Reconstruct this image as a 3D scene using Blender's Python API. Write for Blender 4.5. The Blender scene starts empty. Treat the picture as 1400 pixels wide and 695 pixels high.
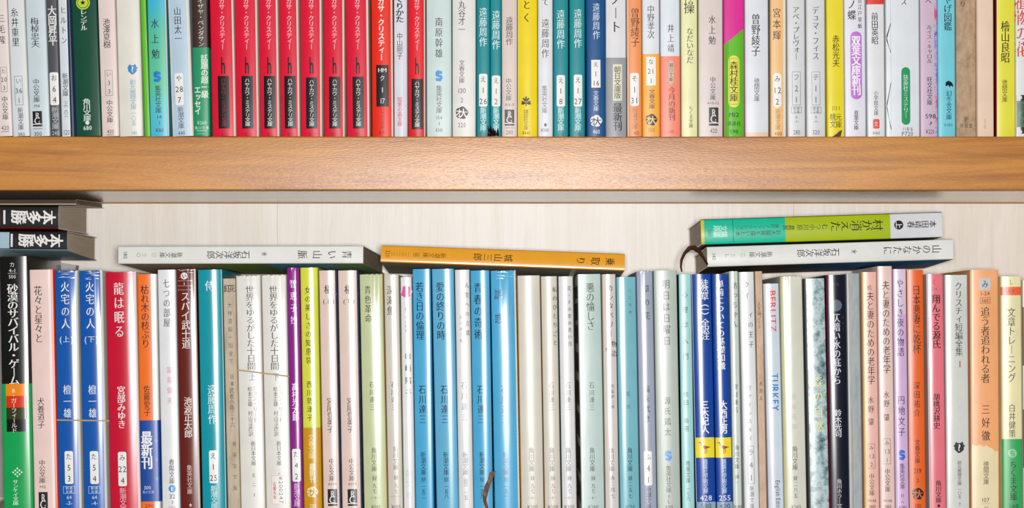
import bpy, bmesh, math, random
import numpy as np
from mathutils import Matrix, Vector
random.seed(7)
SC = bpy.context.scene
COL = SC.collection

# ---------------------------------------------------------------- camera, world, light, exposure
D = 1.45                 # lens to the front face of the shelves, metres
F = 3335.0               # focal length in pixels of a 1400 px wide frame
HOR = 450.0              # picture row level with the lens
cam = bpy.data.objects.new('camera', bpy.data.cameras.new('camera'))
COL.objects.link(cam)
cam.location = (0, -D, 0)
cam.rotation_euler = (math.pi / 2, 0, 0)
cam.data.sensor_width = 36
cam.data.lens = F / 1400 * 36
cam.data.shift_y = (HOR - 347.5) / 1400
cam.data.clip_start = 0.01
SC.camera = cam

world = bpy.data.worlds.new('room_light')
SC.world = world
world.use_nodes = True
bg = world.node_tree.nodes['Background']
bg.inputs[0].default_value = (1.0, 0.97, 0.93, 1)
bg.inputs[1].default_value = 0.25

fl = bpy.data.lights.new('camera_flash', 'AREA')
fl.shape = 'RECTANGLE'
fl.size = 0.075
fl.size_y = 0.05
fl.energy = 17.2
fl.color = (1.0, 0.985, 0.97)
flo = bpy.data.objects.new('camera_flash', fl)
COL.objects.link(flo)
flo.location = (0.012, -D - 0.005, 0.004)
flo.rotation_euler = (math.pi / 2, 0, 0)

SC.view_settings.view_transform = 'Standard'
SC.view_settings.look = 'None'
SC.view_settings.gamma = 1
SC.view_settings.use_curve_mapping = False
SC.view_settings.exposure = 0.0

# ---------------------------------------------------------------- materials
def lin(h):
    h = h.lstrip('#')
    r = []
    for i in (0, 2, 4):
        c = int(h[i:i + 2], 16) / 255
        r.append(c / 12.92 if c <= .04045 else ((c + .055) / 1.055) ** 2.4)
    return (*r, 1)

MATS = {}
def ink(h):
    '''printing ink: the dark inks are stronger than they look on thin strokes'''
    c = [int(h[i:i + 2], 16) for i in (1, 3, 5)]
    if sum(c) / 3 > 190: return h
    if max(c) - min(c) > 85: return '#%02x%02x%02x' % tuple(int(v * .94) for v in c)
    return '#%02x%02x%02x' % tuple(int(v * .56) for v in c)
def nodes_of(name):
    m = bpy.data.materials.new(name)
    m.use_nodes = True
    nt = m.node_tree
    return m, nt, nt.nodes['Principled BSDF']

def paper(col, gloss=1):
    """printed paper under a coat; gloss 0 matte paper, 1 semi gloss, 2 film-laminated"""
    key = (col, gloss)
    if key in MATS: return MATS[key]
    m, nt, p = nodes_of('paper_' + col.strip('#'))
    N = nt.nodes.new; L = nt.links.new
    tc = N('ShaderNodeTexCoord')
    mp = N('ShaderNodeMapping'); mp.inputs['Scale'].default_value = (1, 1, .12)
    L(tc.outputs['Object'], mp.inputs[0])
    n1 = N('ShaderNodeTexNoise'); n1.inputs['Scale'].default_value = 110; n1.inputs['Detail'].default_value = 2
    L(mp.outputs[0], n1.inputs[0])
    b = N('ShaderNodeBump'); b.inputs['Strength'].default_value = (.2, .16, .14, .3)[gloss]; b.inputs['Distance'].default_value = .0008
    L(n1.outputs[0], b.inputs['Height']); L(b.outputs[0], p.inputs['Normal'])
    n2 = N('ShaderNodeTexNoise'); n2.inputs['Scale'].default_value = 60; n2.inputs['Detail'].default_value = 5
    L(tc.outputs['Object'], n2.inputs[0])
    mr = N('ShaderNodeMapRange'); mr.inputs['From Min'].default_value = .3; mr.inputs['From Max'].default_value = .7
    mr.inputs['To Min'].default_value = .87; mr.inputs['To Max'].default_value = .97
    L(n2.outputs[0], mr.inputs[0])
    mx = N('ShaderNodeMix'); mx.data_type = 'RGBA'; mx.blend_type = 'MULTIPLY'; mx.inputs[0].default_value = 1
    mx.inputs[6].default_value = [max(.0015, v - .014) for v in lin(col)[:3]] + [1]
    cb = N('ShaderNodeCombineColor')
    for i in range(3): L(mr.outputs[0], cb.inputs[i])
    L(cb.outputs[0], mx.inputs[7]); L(mx.outputs[2], p.inputs['Base Color'])
    p.inputs['Roughness'].default_value = (.55, .31, .21, .45)[gloss]
    p.inputs['Specular IOR Level'].default_value = (.3, .4, .45, .4)[gloss]
    MATS[key] = m
    return m

def wood(name, dark, light, axis, rough, bump=.3, scale=1, spec=.5, amt=1.0):
    m, nt, p = nodes_of(name)
    N = nt.nodes.new; L = nt.links.new
    tc = N('ShaderNodeTexCoord')
    mp = N('ShaderNodeMapping')
    s = {'x': (3, 60, 60), 'z': (60, 60, 3)}[axis]
    mp.inputs['Scale'].default_value = [k * scale for k in s]
    L(tc.outputs['Object'], mp.inputs[0])
    dn = N('ShaderNodeTexNoise'); dn.inputs['Scale'].default_value = 1.2; dn.inputs['Detail'].default_value = 2
    L(mp.outputs[0], dn.inputs[0])
    n = N('ShaderNodeTexNoise'); n.inputs['Scale'].default_value = 2.2; n.inputs['Detail'].default_value = 9
    n.inputs['Roughness'].default_value = .68; n.inputs['Distortion'].default_value = 1.2
    L(mp.outputs[0], n.inputs[0])
    big = N('ShaderNodeTexNoise'); big.inputs['Scale'].default_value = 9; big.inputs['Detail'].default_value = 3
    L(tc.outputs['Object'], big.inputs[0])
    add = N('ShaderNodeMath'); add.operation = 'ADD'; add.use_clamp = False
    mu = N('ShaderNodeMath'); mu.operation = 'MULTIPLY'; mu.inputs[1].default_value = .35
    L(big.outputs[0], mu.inputs[0]); L(n.outputs[0], add.inputs[0]); L(mu.outputs[0], add.inputs[1])
    r = N('ShaderNodeValToRGB')
    r.color_ramp.elements[0].position = .67 - .17 * amt; r.color_ramp.elements[0].color = lin(dark)
    r.color_ramp.elements[1].position = .67 + .13 * amt; r.color_ramp.elements[1].color = lin(light)
    L(add.outputs[0], r.inputs[0]); L(r.outputs[0], p.inputs['Base Color'])
    # fine pores
    mp2 = N('ShaderNodeMapping')
    mp2.inputs['Scale'].default_value = {'x': (260, 2000, 2000), 'z': (900, 900, 60)}[axis]
    L(tc.outputs['Object'], mp2.inputs[0])
    po = N('ShaderNodeTexNoise'); po.inputs['Scale'].default_value = 1; po.inputs['Detail'].default_value = 3
    L(mp2.outputs[0], po.inputs[0])
    b = N('ShaderNodeBump'); b.inputs['Strength'].default_value = bump; b.inputs['Distance'].default_value = .0004
    L(po.outputs[0], b.inputs['Height']); L(b.outputs[0], p.inputs['Normal'])
    p.inputs['Roughness'].default_value = rough
    p.inputs['Specular IOR Level'].default_value = spec
    return m

def pages_mat(col='#cbb59a'):
    key = ('pages', col)
    if key in MATS: return MATS[key]
    m, nt, p = nodes_of('page_edges_' + col.strip('#'))
    N = nt.nodes.new; L = nt.links.new
    tc = N('ShaderNodeTexCoord')
    mp = N('ShaderNodeMapping'); mp.inputs['Scale'].default_value = (5000, 25, 25)
    L(tc.outputs['Object'], mp.inputs[0])
    n = N('ShaderNodeTexNoise'); n.inputs['Scale'].default_value = 1; n.inputs['Detail'].default_value = 2
    L(mp.outputs[0], n.inputs[0])
    r = N('ShaderNodeValToRGB')
    c = lin(col)
    r.color_ramp.elements[0].position = .3; r.color_ramp.elements[0].color = (c[0] * .78, c[1] * .76, c[2] * .73, 1)
    r.color_ramp.elements[1].position = .65; r.color_ramp.elements[1].color = c
    L(n.outputs[0], r.inputs[0]); L(r.outputs[0], p.inputs['Base Color'])
    b = N('ShaderNodeBump'); b.inputs['Strength'].default_value = .4; b.inputs['Distance'].default_value = .0003
    L(n.outputs[0], b.inputs['Height']); L(b.outputs[0], p.inputs['Normal'])
    p.inputs['Roughness'].default_value = .85
    MATS[key] = m
    return m

def multi(name, stops, scale, gloss_rough=.35, stretch=(1, 1, 1), vertical=None, zmax=None):
    """a printed picture or colour run: noise (or height) through a colour ramp"""
    m, nt, p = nodes_of(name)
    N = nt.nodes.new; L = nt.links.new
    tc = N('ShaderNodeTexCoord')
    r = N('ShaderNodeValToRGB')
    while len(r.color_ramp.elements) < len(stops): r.color_ramp.elements.new(.5)
    for e, (q, c) in zip(r.color_ramp.elements, stops):
        e.position = q; e.color = lin(c)
    if vertical:
        sp = N('ShaderNodeSeparateXYZ'); L(tc.outputs['Object'], sp.inputs[0])
        mr = N('ShaderNodeMapRange'); mr.inputs['From Min'].default_value = vertical[0]; mr.inputs['From Max'].default_value = vertical[1]
        L(sp.outputs[2], mr.inputs[0]); L(mr.outputs[0], r.inputs[0])
    else:
        mp = N('ShaderNodeMapping'); mp.inputs['Scale'].default_value = stretch
        L(tc.outputs['Object'], mp.inputs[0])
        n = N('ShaderNodeTexNoise'); n.inputs['Scale'].default_value = scale; n.inputs['Detail'].default_value = 6
        n.inputs['Roughness'].default_value = .65
        L(mp.outputs[0], n.inputs[0]); L(n.outputs[0], r.inputs[0])
    L(r.outputs[0], p.inputs['Base Color'])
    p.inputs['Roughness'].default_value = gloss_rough
    return m

# ---------------------------------------------------------------- glyphs
GL = {}
ROT = set('ー（）()-')
SMALL = set('ャュョッァィゥェォゃゅょっぁぃぅぇぉヵヶ')
STY = {'m': (.012, -.012), 'g': (0, 0), 'b': (.026, .018), 't': (-.008, -.016), 'h': (.042, .03), 'n': (.022, -.008)}
def glyph(ch, st):
    k = (ch, st)
    if k in GL: return GL[k]
    c = bpy.data.curves.new('g', 'FONT'); c.body = ch; c.resolution_u = 2; c.fill_mode = 'FRONT'
    o = bpy.data.objects.new('g', c)
    m = o.to_mesh()
    v = np.array([(p.co.x, p.co.y) for p in m.vertices], float).reshape(-1, 2)
    t = [tuple(p.vertices) for p in m.polygons]
    o.to_mesh_clear(); bpy.data.objects.remove(o); bpy.data.curves.remove(c)
    ax, ay = STY[st]
    if len(v) and (ax or ay):
        ed = {}
        for f in t:
            a = v[f[1]] - v[f[0]]; b2 = v[f[2]] - v[f[0]]
            sgn = 1 if a[0] * b2[1] - a[1] * b2[0] > 0 else -1
            for i in range(len(f)):
                e = (f[i], f[(i + 1) % len(f)])
                if (e[1], e[0]) in ed: ed.pop((e[1], e[0]))
                elif e in ed: ed.pop(e)
                else: ed[e] = sgn
        nn = np.zeros_like(v)
        for (i, j), s in ed.items():
            d = v[j] - v[i]; l = np.hypot(*d)
            if l < 1e-6: continue
            n = np.array([d[1], -d[0]]) / l * s
            nn[i] += n; nn[j] += n
        l = np.maximum(np.hypot(nn[:, 0], nn[:, 1]), 1e-6)[:, None]
        nn /= l
        v = v + nn * np.array([ax, ay])
    if ord(ch) > 0x2E00 or ch in '（）・':
        v = v - np.array([.5, .38])
        w = 1.0
    else:
        if len(v):
            w = (v[:, 0].max() - v[:, 0].min()); v = v - np.array([(v[:, 0].max() + v[:, 0].min()) / 2, .36])
        else: w = .3
    GL[k] = (v, t, w)
    return GL[k]

# ---------------------------------------------------------------- a book
def new_mesh(name, v, f, mats, fm=None, smooth=False, angle=None):
    me = bpy.data.meshes.new(name)
    me.from_pydata(v, [], f)
    for m in mats: me.materials.append(m)
    if fm is not None: me.polygons.foreach_set('material_index', fm)
    if smooth:
        me.polygons.foreach_set('use_smooth', [True] * len(f))
        if angle: me.set_sharp_from_angle(angle=angle)
    me.update()
    return me

def link(name, me, parent=None):
    o = bpy.data.objects.new(name, me); COL.objects.link(o)
    if parent: o.parent = parent
    return o

class Book:
    def __init__(s, w, h, d, b, color, gloss, side=None, sl=0, sr=0, scol=None, cells=(), noise=0, page='#cbb59a', pm=None,
                 fan=0, sideL=None, sideR=None, corner=.0007, skew=0):
        s.w, s.h, s.d, s.b, s.gloss, s.skew, s.fan = w, h, d, b, gloss, skew, fan
        s.r = min(corner, w * .12)
        s.root = bpy.data.objects.new('paperback', None); COL.objects.link(s.root)
        s.root.empty_display_size = .01
        s.levels = []            # (u0,u1,v0,v1,height) of things laid on the spine
        s.cover(color, side or color, sl, sr, scol or side or '#e9e4da', cells, noise, sideL, sideR, pm)
        s.pages(page)

    def S(s, u):
        hw = s.w / 2
        t = max(-1, min(1, u / hw))
        tt = t - s.skew
        y = -s.b * ((1 + abs(s.skew)) ** 2 - tt * tt)
        s0 = hw - s.r
        if abs(u) > s0:
            q = min(1, (abs(u) - s0) / s.r)
            y += s.r * (1 - math.sqrt(max(0, 1 - q * q)))
        return y
    def N(s, u):
        e = s.w * .002
        g = (s.S(u + e) - s.S(u - e)) / (2 * e)
        return Vector((g, -1, 0)).normalized()

    def cover(s, color, side, sl, sr, scol, cells, noise, sideL, sideR, pm):
        w, h, d = s.w, s.h, s.d
        hw = w / 2
        us = [-hw + s.r * k for k in (0, .12, .35, .65, 1)]
        us += [(-1 + 2 * k / 14) * (hw - s.r) for k in range(1, 14)]
        us += [hw - s.r * k for k in (1, .65, .35, .12, 0)]
        ub = []
        if sl: ub.append(-hw + sl)
        if sr: ub.append(hw - sr)
        vs = [h * k / 5 for k in range(6)] + [h * .985, h * .995]
        allc = []
        for c in cells:
            u0, u1, v0, v1, cc = c
            ub += [u0, u1] if abs(u0) < hw else ([u1] if abs(u1) < hw else [])
            vs += [v for v in (v0, v1) if 0 < v < h]
            allc.append((max(u0, -9), min(u1, 9), v0, v1, cc))
        ub = [q for q in ub if abs(q) < hw]
        for q in ub:
            us = [x for x in us if abs(x - q) > w * .012] + [q]
        us = sorted(us)
        vs2 = []
        for q in sorted(set(vs)):
            if not vs2 or q - vs2[-1] > h * .0015: vs2.append(q)
        vs = vs2
        th = .00035
        nu = len(us)
        prof = [(u, s.S(u)) for u in us]
        yb = d
        outer = [(-hw, yb)] + prof + [(hw, yb)]
        inner = [(hw - th, yb)] + [(hw - th, .0012), (-hw + th, .0012)] + [(-hw + th, yb)]
        ring = outer + inner
        n = len(ring)
        V = []
        for vi, z in enumerate(vs):
            for k, (x, y) in enumerate(ring):
                zz, yy = z, y
                if noise and vi >= len(vs) - 2 and k < len(outer):
                    a = math.sin(x * 2400 + w * 9e3) + .6 * math.sin(x * 5100 + h * 7e4)
                    if vi == len(vs) - 1: zz += noise * (a * .35 - .3)
                    if 0 < k < len(outer) - 1: yy += noise * (.35 + .3 * a)
                V.append((x * (1 + s.fan * max(0, y) / d), yy, zz))
        mats = []; mi = {}
        def mid(c):
            if c not in mi:
                mi[c] = len(mats); mats.append(c if isinstance(c, bpy.types.Material) else paper(c, s.gloss))
            return mi[c]
        base = pm or color
        Fs, fm = [], []
        for j in range(len(vs) - 1):
            vm = (vs[j] + vs[j + 1]) / 2
            for k in range(n):
                k2 = (k + 1) % n
                Fs.append((j * n + k, j * n + k2, (j + 1) * n + k2, (j + 1) * n + k))
                if 1 <= k < len(outer) - 2:
                    um = (outer[k][0] + outer[k2][0]) / 2
                    c = base
                    if sl and um < -hw + sl: c = scol
                    if sr and um > hw - sr: c = scol
                    for u0, u1, v0, v1, cc in allc:
                        if u0 <= um <= u1 and v0 <= vm <= v1: c = cc
                elif k == 0: c = sideL or side
                elif k == len(outer) - 2: c = sideR or side
                else: c = '#e6dfd0'
                fm.append(mid(c))
        # rims: outer ring joined to the inner ring
        for j, flip in ((0, False), (len(vs) - 1, True)):
            o = j * n
            half = len(outer)
            a, b2, c2, d2 = half, half + 1, half + 2, half + 3     # inner: right back, right front, left front, left back
            quads = [(o + half - 2, o + half - 1, o + a, o + b2), (o + 0, o + 1, o + c2, o + d2)]
            strip = [o + k for k in range(1, half - 1)] + [o + b2, o + c2]
            quads.append(tuple(strip))
            for q in quads:
                Fs.append(q if flip else tuple(reversed(q))); fm.append(mid('#d9d2c4'))
        me = new_mesh('cover', V, Fs, mats, fm, True, math.radians(32))
        s.cov = link('cover', me, s.root)

    def pages(s, col):
        hw = s.w / 2 - .0006; h = s.h; d = s.d
        V = []; rows = 5
        ys = (.0016, d - .0012)
        V = [(sx * hw * (1 + s.fan * y / d), y, z) for z in (.0008, h - .0012) for (sx, y) in ((-1, ys[0]), (1, ys[0]), (1, ys[1]), (0, ys[1] - .0004), (-1, ys[1]))]
        Fs = [(4, 3, 2, 1, 0), (5, 6, 7, 8, 9)] + [(i, (i + 1) % 5, 5 + (i + 1) % 5, 5 + i) for i in range(5)]
        link('page_block', new_mesh('page_block', V, Fs, [pages_mat(col)]), s.root)

    def level(s, u, v):
        z = 0
        for u0, u1, v0, v1, hh in s.levels:
            if u0 <= u <= u1 and v0 <= v <= v1: z = max(z, hh)
        return z

    def lay(s, name, V, Fs, mat, lift, parent=None, fm=None):
        """lay a flat figure (u,v) on the curved spine"""
        V = list(V)
        us = [p[0] for p in V]
        if not us: return None
        u0, u1 = min(us), max(us)
        me = bpy.data.meshes.new(name)
        me.from_pydata([(x, 0, z) for x, z in V], [], Fs)
        mats = mat if isinstance(mat, list) else [mat]
        for m in mats: me.materials.append(m)
        if fm: me.polygons.foreach_set('material_index', fm)
        span = (u1 - u0) / s.w
        sag = .00004
        nseg = int(math.ceil(span / max(.04, math.sqrt(sag / max(s.b, 1e-5)))))
        bm = bmesh.new(); bm.from_mesh(me)
        for k in range(1, nseg):
            x = u0 + (u1 - u0) * k / nseg
            bmesh.ops.bisect_plane(bm, geom=bm.verts[:] + bm.edges[:] + bm.faces[:], plane_co=(x, 0, 0), plane_no=(1, 0, 0), dist=1e-7)
        bm.normal_update()
        for f in bm.faces:
            if f.normal.y > 0: f.normal_flip()
        nor = []
        for v in bm.verts:
            nrm = s.N(v.co.x)
            v.co.y = s.S(v.co.x) - lift
            nor.append(nrm)
        bm.to_mesh(me); bm.free()
        me.polygons.foreach_set('use_smooth', [True] * len(me.polygons))
        me.normals_split_custom_set_from_vertices(nor)
        return link(name, me, parent or s.root)

    # all below in metres: u from the spine's middle, v up from the book's foot
    def patch(s, name, u0, u1, v0, v1, col, r=0, thick=.00012, parent=None, gloss=None, register=True):
        v0 = max(v0, .0003)
        lift = s.level((u0 + u1) / 2, (v0 + v1) / 2) + thick
        pts = []
        if r > 0:
            r = min(r, (u1 - u0) / 2, (v1 - v0) / 2)
            for cx, cz, a0 in ((u1 - r, v0 + r, -90), (u1 - r, v1 - r, 0), (u0 + r, v1 - r, 90), (u0 + r, v0 + r, 180)):
                for k in range(6):
                    a = math.radians(a0 + 18 * k)
                    pts.append((cx + r * math.cos(a), cz + r * math.sin(a)))
        else:
            pts = [(u0, v0), (u1, v0), (u1, v1), (u0, v1)]
        m = col if isinstance(col, bpy.types.Material) else paper(col, s.gloss if gloss is None else gloss)
        o = s.lay(name, pts, [tuple(range(len(pts)))], m, lift, parent)
        if register: s.levels.append((u0, u1, v0, v1, lift))
        return o

    def frame(s, name, u0, u1, v0, v1, col, t, parent=None):
        lift = s.level((u0 + u1) / 2, (v0 + v1) / 2) + .00008
        V = [(u0, v0), (u1, v0), (u1, v1), (u0, v1), (u0 + t, v0 + t), (u1 - t, v0 + t), (u1 - t, v1 - t), (u0 + t, v1 - t)]
        Fs = [(0, 1, 5, 4), (1, 2, 6, 5), (2, 3, 7, 6), (3, 0, 4, 7)]
        return s.lay(name, V, Fs, paper(ink(col), s.gloss), lift, parent)

    def poly(s, name, polys, cols, parent=None):
        """polys: list of point lists in (u,v)"""
        V, Fs, fm = [], [], []
        cl = list(dict.fromkeys(cols))
        c = polys[0]
        cu = sum(p[0] for p in c) / len(c); cv = sum(p[1] for p in c) / len(c)
        o = None
        base = s.level(cu, cv)
        mats = [paper(k, s.gloss) for k in cl]
        # each colour layer slightly above the one before
        objs = []
        V0 = []
        for i, (pl, co) in enumerate(zip(polys, cols)):
            k = len(V)
            V += pl; Fs.append(tuple(range(k, k + len(pl)))); fm.append(cl.index(co)); V0.append((k, len(pl), i))
        # lift by layer: separate lay() calls joined would cost objects, so lift in order of colour
        for ci, co in enumerate(cl):
            v2, f2 = [], []
            for pl, c2 in zip(polys, cols):
                if c2 == co:
                    k = len(v2); v2 += pl; f2.append(tuple(range(k, k + len(pl))))
            ob = s.lay(name if o is None else 'emblem_figure', v2, f2, mats[ci], base + .00008 * (ci + 1), parent if o is None else (parent or o))
            if o is None: o = ob
        return o

    def text(s, name, chars, col, st, parent=None):
        """chars: list of (ch, u, v, em_w, em_h, rot)"""
        V, Fs = [], []
        if not chars: return
        cu = sum(c[1] for c in chars) / len(chars); cv = sum(c[2] for c in chars) / len(chars)
        lift = max(s.level(c[1], c[2]) for c in chars) + .00007
        for ch, u, v, ew, eh, rot in chars:
            if ch in ' 　': continue
            g, t, w = glyph(ch, st)
            if not len(g): continue
            x, y = g[:, 0], g[:, 1]
            if rot: x, y = y, -x
            if ch in SMALL and rot is False: x, y = x + .08, y + .1
            k = len(V)
            V += list(zip((u + x * ew).tolist(), (v + y * eh).tolist()))
            Fs += [tuple(i + k for i in f) for f in t]
        if not V: return
        return s.lay(name, V, Fs, paper(ink(col), s.gloss), lift, parent)

# ---------------------------------------------------------------- item vocabulary (positions in picture pixels)
def T(t, y0, y1, w, col='#4a4a4e', st='m', dx=0, name='title_lettering', eh=None): return ('T', t, y0, y1, w, col, st, dx, name, eh)
def A(t, y0, y1, w, col='#4a4a4e', st='m', dx=0): return T(t, y0, y1, w, col, st, dx, 'author_lettering')
def Pb(t, y0, y1, w, col='#6a6a6e', st='g', dx=0): return T(t, y0, y1, w, col, st, dx, 'publisher_lettering')
def H(t, yc, h, w, col='#4a4a4e', st='g', dx=0, name='price_lettering'): return ('H', t, yc, h, w, col, st, dx, name)
def V90(t, y0, y1, w, col, st='b', dx=0, name='title_lettering'): return ('V90', t, y0, y1, w, col, st, dx, name)
def LAB(y0, y1, chars, w=12, col='#f4f3f0', tc='#4a4a50', dx=0, r=2.5): return ('LAB', y0, y1, chars, w, col, tc, dx, r)
def BOX(y0, y1, chars, w=8, col='#8a8a8e', dx=0): return ('BOX', y0, y1, chars, w, col, dx)
def PANEL(y0, y1, w, col, dx=0, r=0, name='printed_panel', label=None): return ('PANEL', y0, y1, w, col, dx, r, name, label)
def BAND(y0, y1, col, label=None): return ('BAND', y0, y1, col, label)
def RC(y0, y1, w=13, dx=0): return ('RC', y0, y1, w, dx)
def SE(y0, y1, w=10, dx=0, col='#2f8fd8'): return ('SE', y0, y1, w, dx, col)
def BUN(yc, r, dx=0, dark='#2c2c30', light='#f0efea'): return ('BUN', yc, r, dx, dark, light)
def TREE(yc, r, dx=0, col='#3e3a14'): return ('TREE', yc, r, dx, col)
def CAT(yc, r, dx=0, col='#2f86c8'): return ('CAT', yc, r, dx, col)
def BIRD(yc, r, dx=0, col='#a8432c'): return ('BIRD', yc, r, dx, col)
def DISC(yc, r, col, t=None, tc='#ffffff', dx=0, ring=None): return ('DISC', yc, r, col, t, tc, dx, ring)
def LINE(y, w, col, dx=0, t=.7): return PANEL(y - t / 2, y + t / 2, w, col, dx, 0, 'printed_rule')

def dress(bk, s, vy, items):
    """s: metres per pixel at the spine; vy(y) gives the height up the spine for a picture row"""
    first = bk.root
    for it in items:
        k = it[0]
        if k == 'T':
            _, t, y0, y1, w, col, st, dx, name, eh = it
            n = len(t); p = (y1 - y0) / n
            ehh = eh or min(p * 1.02, w * 1.25)
            ch = []
            for i, c in enumerate(t):
                ch.append((c, dx * s, vy(y0 + p * (i + .5)), w * s / .93, ehh * s / .93, c in ROT))
            bk.text(name, ch, col, st)
        elif k == 'H':
            _, t, yc, h, w, col, st, dx, name = it
            ws = [max(.35, glyph(c, st)[2] + .1) if c != ' ' else .35 for c in t]
            tot = sum(ws); em = w * s / tot
            x = dx * s - w * s / 2
            ch = []
            for c, q in zip(t, ws):
                cjk = ord(c) > 0x2E00
                ch.append((c, x + em * q / 2, vy(yc), em, h * s / (.93 if cjk else .74), None))
                x += em * q
            bk.text(name, ch, col, st)
        elif k == 'V90':
            _, t, y0, y1, w, col, st, dx, name = it
            ws = [max(.3, glyph(c, st)[2] + .12) if c != ' ' else .35 for c in t]
            em = (y1 - y0) / sum(ws)
            y = y0; ch = []
            for c, q in zip(t, ws):
                ch.append((c, dx * s, vy(y + em * q / 2), w * s / .74, em * s, True)); y += em * q
            bk.text(name, ch, col, st)
        elif k in ('LAB', 'BOX'):
            if k == 'LAB':
                _, y0, y1, chars, w, col, tc, dx, r = it
                par = bk.patch('number_label', (dx - w / 2) * s, (dx + w / 2) * s, vy(y1), vy(y0), col, r * s)
                par['label'] = 'white number label'
            else:
                _, y0, y1, chars, w, col, dx = it
                tc = col
                par = bk.frame('number_box', (dx - w / 2 - 1) * s, (dx + w / 2 + 1) * s, vy(y1), vy(y0), col, .45 * s)
            n = len(chars)
            for i, c in enumerate(chars):
                yc = y0 + (y1 - y0) * (i + .5) / n
                ws = .62 * len(c) if ord(c[0]) < 256 else 1.0
                hh = min(8.6, (y1 - y0) / n * .56)
                em = hh * s / (.74 if ord(c[0]) < 256 else .9)
                st = .52 * em
                x = dx * s - st * (len(c) - 1) / 2
                bk.text('number', [(q, x + st * j, vy(yc), em * .92, em, None) for j, q in enumerate(c)], tc, 'g', par)
        elif k == 'PANEL':
            _, y0, y1, w, col, dx, r, name, label = it
            o = bk.patch(name, (dx - w / 2) * s, (dx + w / 2) * s, vy(y1), vy(y0), col, r * s, thick=.00006)
            if label: o['label'] = label
        elif k == 'BAND':
            _, y0, y1, col, label = it
            hw = bk.w / 2 + .00018
            v0, v1 = max(.0002, vy(y1)), vy(y0)
            us = sorted({-bk.w / 2 + bk.r * q for q in (0, .15, .4, 1)} | {bk.w / 2 - bk.r * q for q in (0, .15, .4, 1)} | {(-1 + k2 / 6) * (bk.w / 2 - bk.r) for k2 in range(13)})
            pr = [(-hw, .06)] + [(u * hw / (bk.w / 2), bk.S(u) - .00018) for u in us] + [(hw, .06)]
            V = [(x, y, z) for z in (v0, v1) for x, y in pr]
            n = len(pr)
            Fs = [(i, i + 1, n + i + 1, n + i) for i in range(n - 1)]
            m = col if isinstance(col, bpy.types.Material) else paper(col, bk.gloss)
            o = link('paper_band', new_mesh('paper_band', V, Fs, [m], None, True, math.radians(40)), bk.root)
            if label: o['label'] = label
            bk.levels.append((-hw, hw, v0, v1, .0002))
        elif k == 'RC':
            _, y0, y1, w, dx = it
            h = y1 - y0
            par = bk.patch('publisher_emblem', (dx - w / 2) * s, (dx + w / 2) * s, vy(y1), vy(y0), '#26262a', 0, thick=.00006)
            bk.text('emblem_figure', [('R', (dx + .05 * w) * s, vy(y0 + h * .28), w * .72 * s, h * .56 * s, None)], '#efece6', 'm', par)
            bk.text('emblem_figure', [('C', (dx - .04 * w) * s, vy(y0 + h * .62), w * .95 * s, h * .62 * s, None), ('.', (dx + .2 * w) * s, vy(y0 + h * .5), w * .9 * s, h * .6 * s, None)], '#efece6', 'm', par)
            bk.patch('printed_rule', (dx - w / 2) * s, (dx + w / 2) * s, vy(y1 - h * .12), vy(y1 - h * .17), '#efece6', 0, thick=.00006, parent=par)
        elif k == 'SE':
            _, y0, y1, w, dx, col = it
            pts = [(-.5, .1), (-.46, .36), (-.12, .5), (.44, .38), (.44, .14), (.02, .19), (.0, .12), (.42, .04), (.52, -.2), (.2, -.48), (-.44, -.42), (-.44, -.16), (.02, -.2), (.04, -.12), (-.36, -.05)]
            cy = (y0 + y1) / 2; h = y1 - y0
            bk.poly('publisher_emblem', [[((dx + x * w) * s, vy(cy) + y * h * s) for x, y in pts]], [col])
        elif k == 'BUN':
            _, yc, r, dx, dark, light = it
            pts = []
            for i in range(22):
                a = i / 22 * math.tau; q = r * (1 + .07 * math.sin(5 * a + 1))
                pts.append(((dx + q * math.cos(a)) * s, vy(yc) + q * .98 * math.sin(a) * s))
            o = bk.poly('publisher_emblem', [pts], [dark])
            bk.levels.append((dx * s - r * s, dx * s + r * s, vy(yc + r), vy(yc - r), bk.level(dx * s, vy(yc)) + .0001))
            bk.text('emblem_figure', [('大', (dx + .25 * r) * s, vy(yc + .1 * r), 1.5 * r * s, 1.6 * r * s, None), ('オ', (dx - .5 * r) * s, vy(yc), 1.0 * r * s, 1.5 * r * s, None)], light, 'b', o)
        elif k == 'TREE':
            _, yc, r, dx, col = it
            P = []
            for i, a in enumerate((90, 52, 128, 22, 158, -6, 186)):
                a = math.radians(a); L = r * (1 if i == 0 else .88)
                oy = -.25 * r + (0 if i < 3 else -.25 * r)
                ca, sa = math.cos(a), math.sin(a); wd = .17 * r
                P.append([((dx + q * ca - p2 * sa) * s, vy(yc) + (oy + q * sa + p2 * ca) * s) for q, p2 in ((0, 0), (L * .4, -wd), (L * .85, -wd * .8), (L, 0), (L * .85, wd * .8), (L * .4, wd))])
            P.append([((dx + x * r) * s, vy(yc) + y * r * s) for x, y in ((-.08, -1), (.08, -1), (.06, .2), (-.06, .2))])
            bk.poly('publisher_emblem', P, [col] * len(P))
        elif k == 'CAT':
            _, yc, r, dx, col = it
            pts = [(-.35, .8), (-.55, 1.05), (-.75, .7), (-.95, .35), (-1.1, .3), (-.85, 0), (-.9, -.35), (-.5, -.75), (-.2, -1.05), (.2, -1.0), (.5, -.75), (.85, -.4), (.8, 0), (1.15, .3), (.85, .4), (.7, .8), (.55, 1.1), (.3, .8)]
            o = bk.poly('publisher_emblem', [[((dx + x * r) * s, vy(yc) + y * r * s) for x, y in pts]], [col])
            bk.levels.append(((dx - r) * s, (dx + r) * s, vy(yc + r), vy(yc - r), bk.level(dx * s, vy(yc)) + .0001))
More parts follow.
